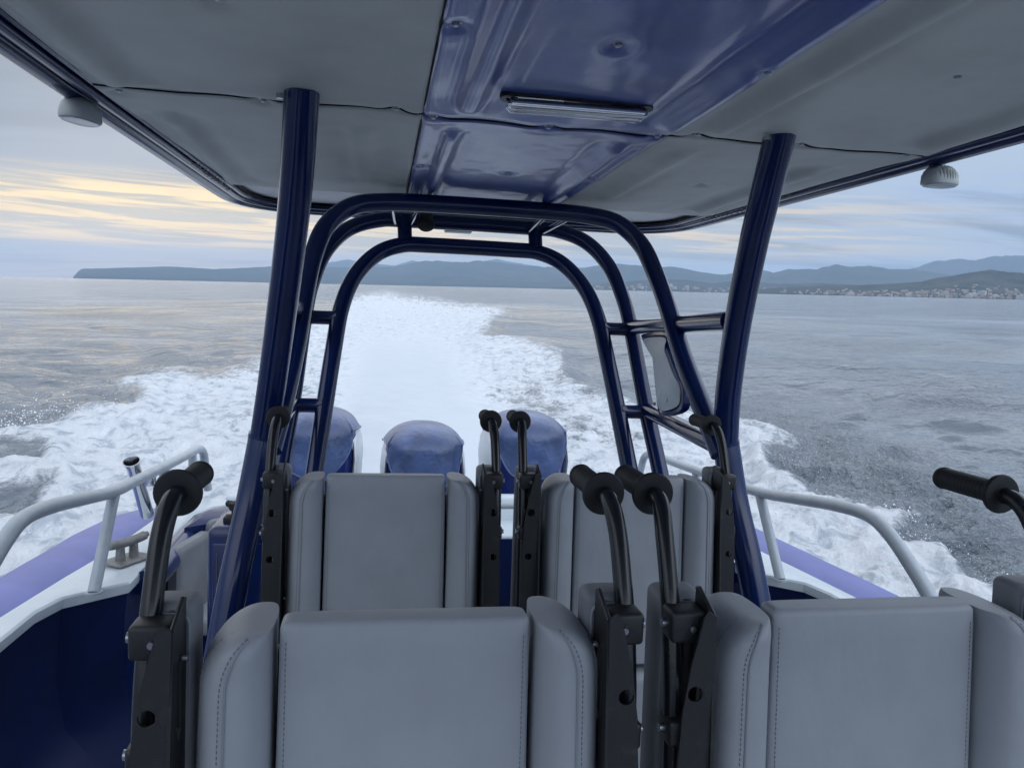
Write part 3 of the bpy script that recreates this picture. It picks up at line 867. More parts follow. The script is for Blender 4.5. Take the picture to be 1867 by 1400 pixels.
# handrails
def rail_thing(s, label):
    t = thing('side_rail', label, 'handrail', (CL + s * 1.41, 3.3, GZ), 'painted side rails')
    def R(dh, y, z): return Vector((s * dh, y - 3.3, z - GZ))
    pts = [R(-0.01, 4.985, -1.10), R(0.0, 4.94, -0.93), R(0.0, 4.88, -0.845), R(0, 4.74, -0.806), R(0, 4.40, -0.792), R(0, 4.04, -0.775), R(0, 3.60, -0.752), R(0, 3.30, -0.736), R(0, 2.98, -0.692), R(0, 2.72, -0.655), R(0, 2.52, -0.640), R(0.0, 2.40, -0.665), R(0.01, 2.28, -0.745), R(0.04, 2.16, -0.88), R(0.08, 2.08, -1.06)]
    part('rail', MB().tube(catmull(pts, 7), 0.0245, 18), 'rail', t)
    for y0, z0, y1 in ((3.30, -0.745, 3.07), (4.04, -0.785, 3.92), (4.62, -0.815, 4.60)):
        part('stanchion', MB().tube([R(0, y0, z0), R(0.0, y1, GZ + 0.004)], 0.0225, 16), 'rail', t)
        part('base_flange', MB().cyl(R(0.0, y1, GZ + 0.002), R(0.0, y1, GZ + 0.009), 0.030, 20), 'rail', t)
rail_thing(-1, 'painted pipe handrail on the left gunwale, with the rod holder beside it')
rail_thing(1, 'painted pipe handrail on the right gunwale, curving down behind the nearest right seat')

# mooring cleat on the left gunwale
cl = thing('mooring_cleat', 'worn grey mooring cleat on a square plate on the left gunwale', 'cleat', (-1.050, 3.46, GZ + 0.006), rotz=rad(-30))
part('base_plate', MB().box((0, 0, 0.006), (0.125, 0.185, 0.010), 0.003), 'alu', cl)
cm = MB()
cm.tube(catmull([(-0.0, -0.110, 0.092), (0, -0.080, 0.086), (0, -0.03, 0.082), (0, 0.03, 0.082), (0, 0.080, 0.086), (0, 0.110, 0.092)], 5), [0.012] * 3 + [0.020] * 20 + [0.012] * 3, 12)
for yy in (-0.035, 0.035): cm.cyl((0, yy, 0.01), (0, yy, 0.084), 0.021, 14, 0.016)
part('horn', cm, 'alu', cl)
for xx in (-0.05, 0.05):
    for yy in (-0.080, 0.080):
        part('bolt', MB().cyl((xx, yy, 0.010), (xx, yy, 0.0145), 0.007, 10), 'bolt', cl)

# rod holder
rh = thing('rod_holder', 'polished steel rod holder tube leaning outside the left rail', 'rod holder', (-1.09, 3.84, -0.98))
a, b = Vector((-0.01, 0.09, -0.015)), Vector((-0.03, -0.09, 0.285))
hol = MB()
n_ = 24
d = (b - a).normalized(); ux = Vector((1, 0, 0)); ux = (ux - d * ux.dot(d)).normalized(); uy = d.cross(ux)
rg = []
for t, r in ((0, 0.028), (0.02, 0.031), (0.35, 0.031), (0.5, 0.030), (0.9, 0.030), (0.97, 0.037), (1.0, 0.040), (1.0, 0.035), (0.9, 0.026), (0.3, 0.026)):
    rg.append([a.lerp(b, t) + (ux * math.cos(2 * math.pi * k / n_) + uy * math.sin(2 * math.pi * k / n_)) * r for k in range(n_)])
hol.loft(rg)
part('tube', hol, 'steel', rh)
part('clamp', MB().box((0.025, 0.0, 0.175), (0.05, 0.05, 0.05), 0.01), 'steel', rh)

# navy cabinet beside the left post with a clamp knob on top
cb = thing('navy_cabinet', 'upright navy padded cabinet behind the left post with a black clamp on top', 'cabinet', (-0.368, 2.42, -ZD))
part('body', MB().box((-0.005, 0.02, 0.5875), (0.23, 0.24, 1.175), 0.028, seg=5), 'navy', cb)
part('panel', MB().box((-0.005, -0.104, 0.59), (0.19, 0.012, 1.08), 0.005), 'navy', cb)
ss = MB(); stitch_run(ss, [(-0.088, -0.1125, z) for z in np.linspace(0.10, 1.10, 40)], r=0.0011); stitch_run(ss, [(0.078, -0.1125, z) for z in np.linspace(0.10, 1.10, 40)], r=0.0011)
part('stitching', ss, 'stitch', cb)
kn = MB().cyl((-0.055, -0.02, 1.17), (-0.055, -0.02, 1.215), 0.010, 12)
for k in range(3):
    a_k = k * 2 * math.pi / 3 + 0.4
    kn.tube([(-0.055, -0.02, 1.222), (-0.055 + 0.030 * math.cos(a_k), -0.02 + 0.030 * math.sin(a_k), 1.224)], [0.013, 0.010], 10)
kn.cyl((-0.055, -0.02, 1.208), (-0.055, -0.02, 1.232), 0.016, 16)
kn.box((-0.055, -0.02, 1.180), (0.06, 0.05, 0.022), 0.005).box((-0.025, -0.02, 1.186), (0.11, 0.022, 0.014), 0.004)
part('clamp_knob', kn, 'rubber', cb)

# ================================================================== OUTBOARDS
def outboard(x, dz, label, wide, rot):
    t = thing('outboard_motor', label, 'outboard engine', (x, 5.9, -0.74 + dz), 'three outboard engines on the transom', rotz=rot)
    W = wide
    def sec(z):
        # z from 0 (top) down
        k = max(0.0, min(1.0, 1 - z / -0.19)) if z > -0.19 else 0
        dome = math.sqrt(max(0.0, 1 - k ** 2.3))
        return dome
    rings = []
    zs = [-0.95, -0.80, -0.62, -0.45, -0.33, -0.24, -0.17, -0.11, -0.065, -0.032, -0.010, -0.0005]
    for z in zs:
        f = sec(z)
        low = 1.0 - 0.16 * max(0, (-z - 0.35)) / 0.6
        rings.append(sring(0, 0.12 * (1 - f), W * (0.10 + 0.90 * f) * low, 0.38 * (0.12 + 0.88 * f) * low, z - 0.012, 2.6, 48))
    part('cowling', MB().loft(rings), 'cowl', t, 60)
    # white cheeks on both flanks
    for s in (-1, 1):
        ck = MB(); rg = []
        for z, w, yb in ((-0.92, 0.80, 0.20), (-0.70, 0.90, 0.26), (-0.50, 0.97, 0.30), (-0.34, 1.0, 0.31), (-0.22, 0.965, 0.28), (-0.15, 0.90, 0.20), (-0.12, 0.84, 0.10)):
            cx = s * W * w * 0.985
            rg.append([Vector((cx + s * 0.030 * math.cos(a), 0.06 + yb * math.sin(a) * 1.0, z)) for a in np.linspace(0, 2 * math.pi, 20, endpoint=False)])
        ck.loft(rg)
        part('side_panel', ck, 'cowl_white', t, 50)
        hl = MB().ball((s * W * 0.90, -0.20, -0.235), 0.022, 10, (1.0, 0.8, 1.9))
        part('latch', hl, 'cowl_white', t)
    # fitted vinyl cover pulled over the top, its hem scooped at the front corners
    nA, nZ = 96, 26
    rows = []
    for i in range(nZ + 1):
        row = []
        for j in range(nA + 1):
            th = 2 * math.pi * j / nA - math.pi / 2
            fr_ = max(0.0, -math.sin(th))       # 1 facing forward
            xr = abs(math.cos(th)) ** (2 / 2.6)
            hem = -0.13 - (0.34 * math.sqrt(max(0.0, 1 - min(1.0, xr * 1.12) ** 2.4)) * (1 + 0.05 * math.sin(th * 7 + x * 3)) if math.sin(th) < 0 else 0.10 * math.sin(th))
            u = i / nZ
            z = hem * (1 - u) + (-0.0005) * u
            z = hem * (1 - u ** 0.8)
            f = sec(z)
            low = 1.0 - 0.16 * max(0, (-z - 0.35)) / 0.6
            n = 2.6
            ct, st = math.cos(th), math.sin(th)
            wr = 1.020 + 0.010 * math.sin(th * 9 + z * 14 + x * 5) * (1 - u) + 0.012 * math.sin(th * 4 + z * 22 + x) * (0.3 + 0.7 * (1 - u)) + 0.03 * (1 - u) ** 6
            tk = 0.02 if i == nZ else 1.0
            a = W * (0.10 + 0.90 * f) * low * wr * tk
            b = 0.38 * (0.12 + 0.88 * f) * low * wr * tk
            row.append(Vector((a * math.copysign(abs(ct) ** (2 / n), ct), 0.12 * (1 - f) + b * math.copysign(abs(st) ** (2 / n), st), z + 0.006)))
        rows.append(row)
    cv_ = MB().grid(rows)
    c = part('cover', cv_, 'cover', t, 70)
    part('hem', MB().tube([rows[0][j] for j in range(nA)], 0.007, 6, closed=True), 'cover', c)
    part('midsection', MB().loft([sring(0, 0.10, 0.17, 0.26, -0.90, 2.6, 24), sring(0, 0.08, 0.14, 0.22, -1.15, 2.6, 24), sring(0, 0.10, 0.09, 0.16, -1.5, 2.6, 24)]), 'cowl_white', t)
    part('bracket', MB().box((0, -0.36, -1.02), (0.30, 0.36, 0.42), 0.03), 'black', t)
outboard(-0.435, 0.055, 'left outboard engine under a faded blue cover, behind the navy arch leg', 0.29, rad(-3))
outboard(0.345, -0.045, 'middle outboard engine under a faded blue cover, lowest of the three', 0.30, rad(0))
outboard(1.135, 0.060, 'right outboard engine under a faded blue cover, behind two thin hand grips', 0.30, rad(2))

# ================================================================== SEA
def poly_sd(px, py, poly):
    """signed distance (negative inside) in chart units"""
    n = len(poly)
    best = np.full(px.shape, 1e9); inside = np.zeros(px.shape, bool)
    for i in range(n):
        x0, y0 = poly[i]; x1, y1 = poly[(i + 1) % n]
        ex, ey = x1 - x0, y1 - y0
        wx, wy = px - x0, py - y0
        t = np.clip((wx * ex + wy * ey) / (ex * ex + ey * ey + 1e-12), 0, 1)
        best = np.minimum(best, (wx - ex * t) ** 2 + (wy - ey * t) ** 2)
        cond = ((y0 <= py) & (py < y1)) | ((y1 <= py) & (py < y0))
        with np.errstate(divide='ignore', invalid='ignore'):
            xi = x0 + (py - y0) / (y1 - y0 + 1e-15) * ex
        inside ^= cond & (px < xi)
    d = np.sqrt(best)
    return np.where(inside, -d, d)
# outlines of the wake on the water: (bearing from astern in degrees, distance in metres)
WAKE = [(-3.7,212.27),(0.2,384.21),(2.6,319.50),(6.6,141.45),(9.9,85.00),(10.1,68.95),(9.1,47.97),(7.1,36.55),(13.6,32.05),(13.9,26.32),(14.9,19.90),(18.2,17.79),(20.7,15.23),(26.4,13.28),(30.0,12.31),(30.4,11.74),(28.5,10.65),(29.1,9.60),(31.8,8.77),(34.6,8.77),(37.7,8.50),(36.2,7.61),(39.5,7.71),(41.1,7.06),(45.7,6.2),(60,3.0),(60,1.5),(-60,1.5),(-34,4.2),(-31.4,12.0),(-26.0,13.44),(-24.4,13.51),(-22.3,13.77),(-20.4,14.33),(-18.5,14.71),(-16.9,15.01),(-16.4,16.14),(-20.5,16.33),(-21.7,17.01),(-18.4,17.70),(-18.4,18.72),(-16.8,20.37),(-14.1,22.76),(-10.5,24.29),(-8.3,27.12),(-6.8,40.04),(-5.3,52.87),(-3.7,78.25)]
STREAK1 = [(-12.5,32.11),(-9.8,34.63),(-6.8,40.04),(-6.8,30.84),(-10.5,27.20)]
STREAK2 = [(-15.0,24.60),(-11.9,25.27),(-7.6,27.11),(-7.6,23.33),(-13.0,22.98)]
PLUME = [(-2.2,90),(0.2,129.15),(3.4,85.23),(6.0,27.64),(6.9,18.22),(8.4,14.84),(9.7,11.58),(11.0,8.44),(11.3,4.0),(-9,4.0),(-5.4,8.53),(-3.8,14.80),(-2.8,27.11)]
GAP1 = [(-28,11.73),(-23.6,11.61),(-22.4,11.08),(-22.7,10.71),(-28,10.82)]
GAP2 = [(-28,9.17),(-24.6,9.22),(-22.0,9.18),(-22.9,8.69),(-28,8.45)]
GAP3 = [(14.6,25.31),(14.6,46.71),(10.3,49.94),(7.9,38.31),(12.4,34.1)]
ROUGH = [(24.3,17.2),(27.3,17.6),(31.0,16.50),(36.4,12.28),(41.1,9.81),(44.3,8.06),(44.8,6.11),(32.7,7.36),(26.7,9.03)]
def chart(poly): return [(a, 840.0 / d) for a, d in poly]      # degrees and depression, about equal steps on the near water
def chart_sd(A, D, poly, ka=13.4):
    return poly_sd(A * ka, 840.0 / D * 2.0, [(a * ka, 840.0 / d * 2.0) for a, d in poly])

def build_sea():
    az0, az1 = rad(-34), rad(52)
    azs = np.concatenate([np.linspace(az0, az1, 1250), np.linspace(az1, az0 + 2 * math.pi, 140)[1:-1]])
    inv = np.linspace(1 / 2.9, 1 / 210.0, 640)
    ds = np.concatenate([[0.05, 1.2, 2.2], 1 / inv, np.geomspace(212, 16000, 74)[1:]])
    A, D = np.meshgrid(azs, ds)
    X, Y = D * np.sin(A), D * np.cos(A)
    step = np.gradient(ds)[:, None] * np.ones_like(A)
    Z = np.zeros_like(X)
    rng = np.random.RandomState(4)
    # wind waves
    for k in range(64):
        L = 0.35 * (26 / 0.35) ** rng.rand()
        th = rad(62) + rng.randn() * 0.55
        kx, ky = math.cos(th), math.sin(th)
        amp = 0.0078 * L ** 0.80 * (0.5 + rng.rand())
        amp *= 1.45 if L < 2 else (0.75 if L < 6 else 0.42)
        att = smooth(L / step, 2.2, 5.0)
        ph = rng.rand() * 6.28
        w = np.sin((X * kx + Y * ky) * 2 * math.pi / L + ph + 1.2 * (fbm(X / (L * 3), Y / (L * 3), k, 2) if L > 3 else 0))
        Z += att * amp * (w + 0.25 * np.cos(2 * (X * kx + Y * ky) * 2 * math.pi / L + 2 * ph))
    Adeg = np.degrees(A)
    Adeg = np.where(Adeg > 180, Adeg - 360, Adeg)
    near = (D < 420) & (np.abs(Adeg) < 75)
    foam = np.zeros_like(X); plume = np.zeros_like(X); rough = np.zeros_like(X); rise = np.zeros_like(X)
    a, d = Adeg[near], D[near]; x, y = X[near], Y[near]
    # ragged edges: bend the chart with noise in metres
    sc = np.maximum(d * 0.045, 0.28)
    nx = (fbm(x / sc * 0.5 + 3, y / sc * 0.35, 11, 4) - 0.5)
    ny = (fbm(x / sc * 0.5 - 8, y / sc * 0.35 + 4, 12, 4) - 0.5)
    a2 = a + nx * 2.6; d2 = 1 / (1 / d + ny * 0.014)
    d2 = np.where(d2 <= 0, 1e4, d2)
    s = chart_sd(a2, d2, WAKE)
    s = np.maximum(s, -chart_sd(a2, d2, GAP1) ); s = np.maximum(s, -chart_sd(a2, d2, GAP2)); s = np.maximum(s, -chart_sd(a2, d2, GAP3))
    s = np.minimum(s, chart_sd(a2, d2, STREAK1) + 3); s = np.minimum(s, chart_sd(a2, d2, STREAK2) + 2)
    m = smooth(-s, -9, 26)
    pl = smooth(-chart_sd(a + nx * 1.2, d, PLUME), -26, 34)
    pl = pl * (1 - 0.8 * smooth(d, 20, 45))
    # foam cover: dense by the plume and the breaking edges, lacy between
    lace = fbm(x * 1.7 + 2 * nx, y * 0.8, 21, 6, 0.72)
    edge = np.exp(-((s + 16) / 20.0) ** 2)
    aft_right = smooth(a, 7, 13) * (1 - smooth(a, 16, 24)) * smooth(d, 9, 16)
    aft_right = np.maximum(aft_right, 0.75 * (1 - smooth(a, -7, -3.5)) * smooth(a, -17, -9) * smooth(d, 11, 18))
    dens = 0.85 + 0.32 * edge - 0.44 * aft_right - 0.22 * smooth(d, 22, 60)
    dens += 0.22 * (1 - smooth(d, 7, 13))
    cover = np.clip(m * (dens + (lace - 0.5) * 1.5), 0, 1.2)
    f = np.clip(np.maximum(cover, pl * 1.3), 0, 1)
    foam[near] = f; plume[near] = pl
    r = smooth(-chart_sd(a + nx * 3, d2, ROUGH), -20, 25)
    rough[near] = r * (1 - m)
    fade = 1 - smooth(d, 30, 160)
    lump = fbm(x * 1.7, y * 1.7, 31, 5, 0.55) - 0.45
    lump2 = fbm(x * 5.5 + 1, y * 5.5, 37, 4, 0.6) - 0.5
    crest = np.exp(-((s + 10) / 11.0) ** 2) * (1 - smooth(-s, -2, -30))
    st = step[near]
    z = m * (1 - pl) * (0.19 * lump + 0.12 * lump2 * smooth(0.18 / st, 0.6, 2)) * (0.25 + 0.75 * fade)
    z += 0.16 * crest * smooth(d, 5, 10) * (1 - smooth(d, 60, 150))
    z += pl * (0.34 * np.exp(-((x - 0.35) / 1.2) ** 2) * np.exp(-((y - 9) / 5.0) ** 2) + 0.10 * (fbm(x * 0.8, y * 0.5, 41, 3) - 0.5))
    # trough beside the breaking edge
    z -= 0.10 * np.exp(-((s - 16) / 14.0) ** 2) * (1 - smooth(d, 30, 80))
    z += r * (1 - m) * (0.10 * (fbm(x * 9, y * 9, 51, 3, 0.7) - 0.5) + 0.07 * (fbm(x * 3.4, y * 3.4, 53, 3, 0.6) - 0.5))
    # keep clear of the hull
    hullm = (np.abs(x - CL) < 1.75) & (y < 5.4)
    z = np.where(hullm, z * 0.2 - 0.05, z)
    Z[near] = Z[near] * (1 - 0.6 * m) + z
    nr, nc = X.shape
    me = bpy.data.meshes.new('sea')
    co_ = np.stack([X, Y, Z], -1).reshape(-1, 3)
    nv = nr * nc
    ii, jj = np.meshgrid(np.arange(nr - 1), np.arange(nc), indexing='ij')
    j2 = (jj + 1) % nc
    q = np.stack([ii * nc + jj, ii * nc + j2, (ii + 1) * nc + j2, (ii + 1) * nc + jj], -1).reshape(-1, 4)[:, ::-1]
    nf = len(q)
    me.vertices.add(nv); me.vertices.foreach_set('co', co_.astype(np.float32).ravel())
    me.loops.add(nf * 4); me.loops.foreach_set('vertex_index', q.astype(np.int32).ravel())
    me.polygons.add(nf); me.polygons.foreach_set('loop_start', np.arange(nf, dtype=np.int32) * 4)
    me.polygons.foreach_set('loop_total', np.full(nf, 4, dtype=np.int32))
    me.update(calc_edges=True)
    me.polygons.foreach_set('use_smooth', np.ones(nf, dtype=bool))
    for nm, arr in (('foam', foam), ('plume', plume), ('rough', rough)):
        at_ = me.attributes.new(nm, 'FLOAT', 'POINT'); at_.data.foreach_set('value', arr.astype(np.float32).ravel())
    o = bpy.data.objects.new('sea', me); COL.objects.link(o)
    tag(o, kind='structure')
    if me.polygons[nf // 2].normal.z < 0: me.flip_normals()
    return o, (X, Y, Z, foam, s)

sea, _ = build_sea()
def sea_material():
    m = bpy.data.materials.new('sea_water'); m.use_nodes = True
    t = m.node_tree; q = NG(t)
    for nd in list(t.nodes): t.nodes.remove(nd)
    geo = q.n('ShaderNodeTexCoord').outputs['Object']
    fa = q.n('ShaderNodeAttribute', attribute_name='foam').outputs['Fac']
    pa = q.n('ShaderNodeAttribute', attribute_name='plume').outputs['Fac']
    ra = q.n('ShaderNodeAttribute', attribute_name='rough').outputs['Fac']
    # ripples: three scales of noise
    r1 = q.noise(q.scalev(geo, (1.0, 1.6, 1)), 0.55, 5, 0.62, 0.3)
    r2 = q.noise(q.scalev(geo, (1.0, 1.5, 1)), 3.2, 4, 0.6, 0.2)
    r3 = q.noise(geo, 15.0, 2, 0.6)
    h = q.math('ADD', q.math('MULTIPLY', r1, 0.26), q.math('MULTIPLY', r2, 0.110))
    r0 = q.noise(q.scalev(geo, (1.0, 1.7, 1)), 0.085, 5, 0.6, 0.4)
    h = q.math('MULTIPLY', h, q.math('ADD', 0.35, q.math('MULTIPLY', q.sstep(r0, 0.35, 0.68), 1.1)))
    h = q.math('ADD', h, q.math('MULTIPLY', r0, 0.6))
    h = q.math('ADD', h, q.math('MULTIPLY', r3, q.math('ADD', 0.010, q.math('MULTIPLY', ra, 0.075))))
    bw = q.n('ShaderNodeBump', inp={'Strength': 0.9, 'Distance': 1.0, 'Height': h})
    water = q.n('ShaderNodeBsdfPrincipled')
    water.inputs['Base Color'].default_value = (0.130, 0.155, 0.182, 1)
    water.inputs['Roughness'].default_value = 0.09
    water.inputs['IOR'].default_value = 1.333
    t.links.new(bw.outputs[0], water.inputs['Normal'])
    # foam
    f1 = q.noise(q.scalev(geo, (1, 0.72, 1)), 3.8, 8, 0.70, 0.6)
    f2 = q.noise(geo, 15.0, 6, 0.72, 0.3)
    fh = q.math('ADD', q.math('MULTIPLY', f1, 0.20), q.math('MULTIPLY', f2, 0.040))
    calm = q.math('SUBTRACT', 1.0, q.math('MULTIPLY', pa, 0.97))
    bf = q.n('ShaderNodeBump', inp={'Strength': q.math('MULTIPLY', calm, 0.75), 'Distance': 1.0, 'Height': fh})
    fo = q.n('ShaderNodeBsdfPrincipled')
    fcol = q.mixc(q.math('MULTIPLY', q.sstep(f1, 0.53, 0.36), calm), q.mixc(pa, (0.72, 0.75, 0.79, 1), (0.54, 0.58, 0.625, 1)), (0.44, 0.49, 0.55, 1))  # grey-blue in the hollows: shading between lumps put into the foam colour
    q.set(fo, 'Base Color', fcol)
    fo.inputs['Roughness'].default_value = 0.75
    fo.inputs['Specular IOR Level'].default_value = 0.2
    fo.inputs['Subsurface Weight'].default_value = 0.0
    t.links.new(bf.outputs[0], fo.inputs['Normal'])
    # break the cover up with lace
    thr = q.math('SUBTRACT', 1.0, fa)
    lace = q.math('ADD', q.math('MULTIPLY', f1, 0.62), q.math('MULTIPLY', f2, 0.38))
    lo = q.math('MULTIPLY', thr, 0.86)
    k = q.math('DIVIDE', q.math('SUBTRACT', lace, q.math('ADD', q.math('MULTIPLY', lo, 0.60), 0.12)), 0.19, clamp=True)
    k = q.math('MAXIMUM', q.math('MULTIPLY', k, q.sstep(fa, 0.0, 0.12)), q.sstep(pa, 0.15, 0.85))
    # flecks of thrown spray on the disturbed patch
    fl = q.math('MULTIPLY', q.sstep(q.noise(geo, 34.0, 3, 0.7), 0.60, 0.72), q.math('MULTIPLY', ra, 0.35))
    k = q.math('MAXIMUM', k, fl)
    mx = q.n('ShaderNodeMixShader', inp={0: k, 1: water.outputs[0], 2: fo.outputs[0]})
    out_ = q.n('ShaderNodeOutputMaterial')
    t.links.new(mx.outputs[0], out_.inputs['Surface'])
    return m
sea.data.materials.append(sea_material())

# thrown droplets along the breaking edges
def spray():
    rng = np.random.RandomState(9)
    vs, fs = [], []
    oct_ = [(1, 0, 0), (0, 1, 0), (-1, 0, 0), (0, -1, 0), (0, 0, 1), (0, 0, -1)]
    of = [(0, 1, 4), (1, 2, 4), (2, 3, 4), (3, 0, 4), (1, 0, 5), (2, 1, 5), (3, 2, 5), (0, 3, 5)]
    def burst(az, d, n, spread_a, spread_d, hgt, r):
        for _ in range(n):
            a = rad(az + rng.randn() * spread_a); dd = d * math.exp(rng.randn() * spread_d)
            z = abs(rng.randn()) * hgt + 0.02
            x, y = dd * math.sin(a), dd * math.cos(a)
            s_ = r * 0.62 * (0.30 + rng.rand() ** 3 * 1.7)
            o = len(vs)
            for p in oct_: vs.append((x + p[0] * s_ * (0.8 + rng.rand() * 0.8), y + p[1] * s_, z + p[2] * s_ * (0.8 + rng.rand())))
            for f in of: fs.append(tuple(i + o for i in f))
    edgeL = [(-24.5, 13.6), (-22.6, 13.9), (-20.6, 14.4), (-18.6, 14.8), (-17.2, 15.3), (-16.6, 16.4), (-18.2, 18.5), (-15.5, 21.5), (-12.5, 23.5)]
    for a, d in edgeL: burst(a, d, 80, 0.8, 0.010, 0.07, 0.009)
    burst(-21.8, 14.4, 330, 1.5, 0.014, 0.16, 0.013)
    burst(-24.0, 13.7, 140, 1.0, 0.016, 0.12, 0.013)
    edgeR = [(27.8, 12.8), (29.8, 12.2), (30.3, 11.8), (29.0, 10.9), (31.2, 8.9), (33.0, 8.8), (35.0, 8.7), (37.4, 8.45), (38.0, 7.9), (40.0, 7.5), (43, 6.9)]
    for a, d in edgeR: burst(a, d, 70, 0.8, 0.012, 0.07, 0.007)
    burst(37.2, 8.5, 260, 0.6, 0.012, 0.08, 0.010)
    burst(31.5, 10.6, 700, 2.6, 0.11, 0.05, 0.0048)
    burst(38.5, 8.9, 700, 3.0, 0.10, 0.05, 0.0042)
    burst(43.0, 7.4, 400, 2.0, 0.06, 0.05, 0.004)
    burst(9.3, 52, 90, 0.3, 0.08, 0.06, 0.03)
    me = bpy.data.meshes.new('spray'); me.from_pydata(vs, [], fs)
    me.polygons.foreach_set('use_smooth', [True] * len(fs))
    me.materials.append(material('spray_white', (0.80, 0.84, 0.88), 0.5))
    o = bpy.data.objects.new('spray', me); COL.objects.link(o); tag(o, kind='stuff')
spray()

# ================================================================== COAST
def hill_mat(name, base, alt, sc):
    m = bpy.data.materials.new(name); m.use_nodes = True
    t = m.node_tree; q = NG(t); p = t.nodes['Principled BSDF']
    oc = q.n('ShaderNodeTexCoord').outputs['Object']
    n1_ = q.noise(oc, sc, 8, 0.65)
    n2_ = q.noise(oc, sc * 6, 5, 0.6)
    cc = q.mixc(q.sstep(n1_, 0.40, 0.62), (*base, 1), (*alt, 1))
    cc = q.mixc(q.math('MULTIPLY', q.sstep(n2_, 0.5, 0.7), 0.5), cc, (base[0] * 0.5, base[1] * 0.5, base[2] * 0.5, 1))
    q.set(p, 'Base Color', cc)
    p.inputs['Roughness'].default_value = 0.9
    p.inputs['Specular IOR Level'].default_value = 0.1
    return m
def ridge(name, sky_, d_shore, d_ridge, d_back, mat, seed, spur=0.55, nu=420, nv=46):
    az_ = np.array([p[0] for p in sky_]); te = np.array([p[1] for p in sky_])
    us = np.linspace(az_[0], az_[-1], nu)
    top = np.interp(us, az_, te)
    top = top * (1 + 0.075 * (fbm(us * 2.2, us * 0, seed, 6, 0.62) - 0.5))
    vsn = np.concatenate([np.linspace(0, 1, nv), 1 + np.linspace(0, 1, 10)[1:]])
    U, V = np.meshgrid(np.radians(us), vsn)
    D = np.where(V <= 1, d_shore + (d_ridge - d_shore) * V, d_ridge + (d_back - d_ridge) * (V - 1))
    H = (np.tile(top, (len(vsn), 1)) * d_ridge + EYE)
    prof = np.where(V <= 1, V ** 0.85, 1 - (V - 1) ** 1.3)
    X, Y = D * np.sin(U), D * np.cos(U)
    sc = (d_ridge - d_shore)
    nz = fbm(X / sc * 3.4, Y / sc * 3.4, seed + 3, 6, 0.6)
    vall = 1 - spur * np.sin(np.clip(V, 0, 1) * math.pi) * (1.4 * nz)
    Z = H * prof * vall
    Z[0] = -6; Z[-1] = -6
    mb = MB().grid([[(X[i, j], Y[i, j], Z[i, j]) for j in range(nu)] for i in range(len(vsn))])
    me = mb.mesh(name, mat, 0, fix=False)
    me.flip_normals() if me.polygons[len(me.polygons) // 3].normal.z < 0 else None
    o = bpy.data.objects.new(name, me); COL.objects.link(o); tag(o, kind='structure')
    def height(azd, v):
        j = int(np.clip((azd - az_[0]) / (az_[-1] - az_[0]) * (nu - 1), 0, nu - 1)); i = int(v * (nv - 1))
        return X[i, j], Y[i, j], Z[i, j]
    return height
MAIN = [(-19.94,0.0008),(-19.65,0.0074),(-19.40,0.0106),(-17.82,0.0121),(-15.54,0.0145),(-14.54,0.0157),(-12.83,0.0153),(-11.44,0.0141),(-10.01,0.0161),(-8.56,0.0182),(-7.46,0.0194),(-4.84,0.0166),(-3.54,0.0207),(-1.45,0.0209),(0.98,0.0234),(2.97,0.0312),(4.05,0.0317),(5.29,0.0308),(6.38,0.0313),(7.14,0.0337),(8.40,0.0328),(9.49,0.0304),(11.84,0.0271),(13.09,0.0276),(14.95,0.0275),(16.73,0.0330),(18.40,0.0321),(19.59,0.0290),(20.61,0.0300),(21.38,0.0309),(22.40,0.0277),(23.41,0.0239),(24.93,0.0217),(27.11,0.0290),(28.22,0.0252),(29.25,0.0295),(30.92,0.0298),(32.22,0.0359),(33.19,0.0328),(34.33,0.0349),(35.47,0.0306),(36.71,0.0308),(38.65,0.0256),(41.09,0.0213),(47,0.0178)]
FAR = [(-7.5,0.004),(-5.97,0.0141),(-4.84,0.0214),(-2.77,0.0299),(-2.34,0.0308),(-0.71,0.0261),(0.98,0.0248),(2.17,0.0316),(4.17,0.0276),(6.58,0.0300),(8.39,0.0363),(11.03,0.0289),(13.87,0.0223),(18,0.012)]
FARR = [(30,0.012),(34.80,0.0248),(36.71,0.0308),(38.18,0.0403),(39.55,0.0427),(40.29,0.0403),(41.27,0.0451),(42.90,0.0462),(47,0.0482)]
NEARR = [(26.0,0.001),(26.82,0.0042),(28.58,0.0068),(30.29,0.0093),(32.08,0.0113),(33.85,0.0118),(35.84,0.0144),(37.44,0.0167),(38.27,0.0212),(39.30,0.0245),(41.22,0.0308),(42.34,0.0286),(43.00,0.0275),(47,0.0267)]
MIDR = [(12.5,0.001),(14.71,0.0051),(17.10,0.0095),(20.26,0.0147),(22.59,0.0141),(24.13,0.0106),(25.63,0.0145),(28.60,0.0114),(31.44,0.0137),(36,0.010)]
hm = hill_mat('wooded_hill', (0.030, 0.045, 0.040), (0.055, 0.062, 0.050), 0.0016)
hm2 = hill_mat('near_hill', (0.018, 0.032, 0.032), (0.060, 0.064, 0.052), 0.009)
ridge('main_hills', MAIN, 6300, 8300, 9300, hm, 61)
ridge('far_hills', FAR, 10500, 12800, 13800, hm, 71, 0.2, 160, 20)
ridge('right_mountains', FARR, 9600, 11200, 12500, hm, 81, 0.25, 160, 24)
mid_h = ridge('coast_hills', MIDR, 4500, 5400, 5900, hm2, 91, 0.45, 300, 40)
near_h = ridge('shore_hills', NEARR, 2850, 3700, 4300, hm2, 101, 0.5, 300, 60)

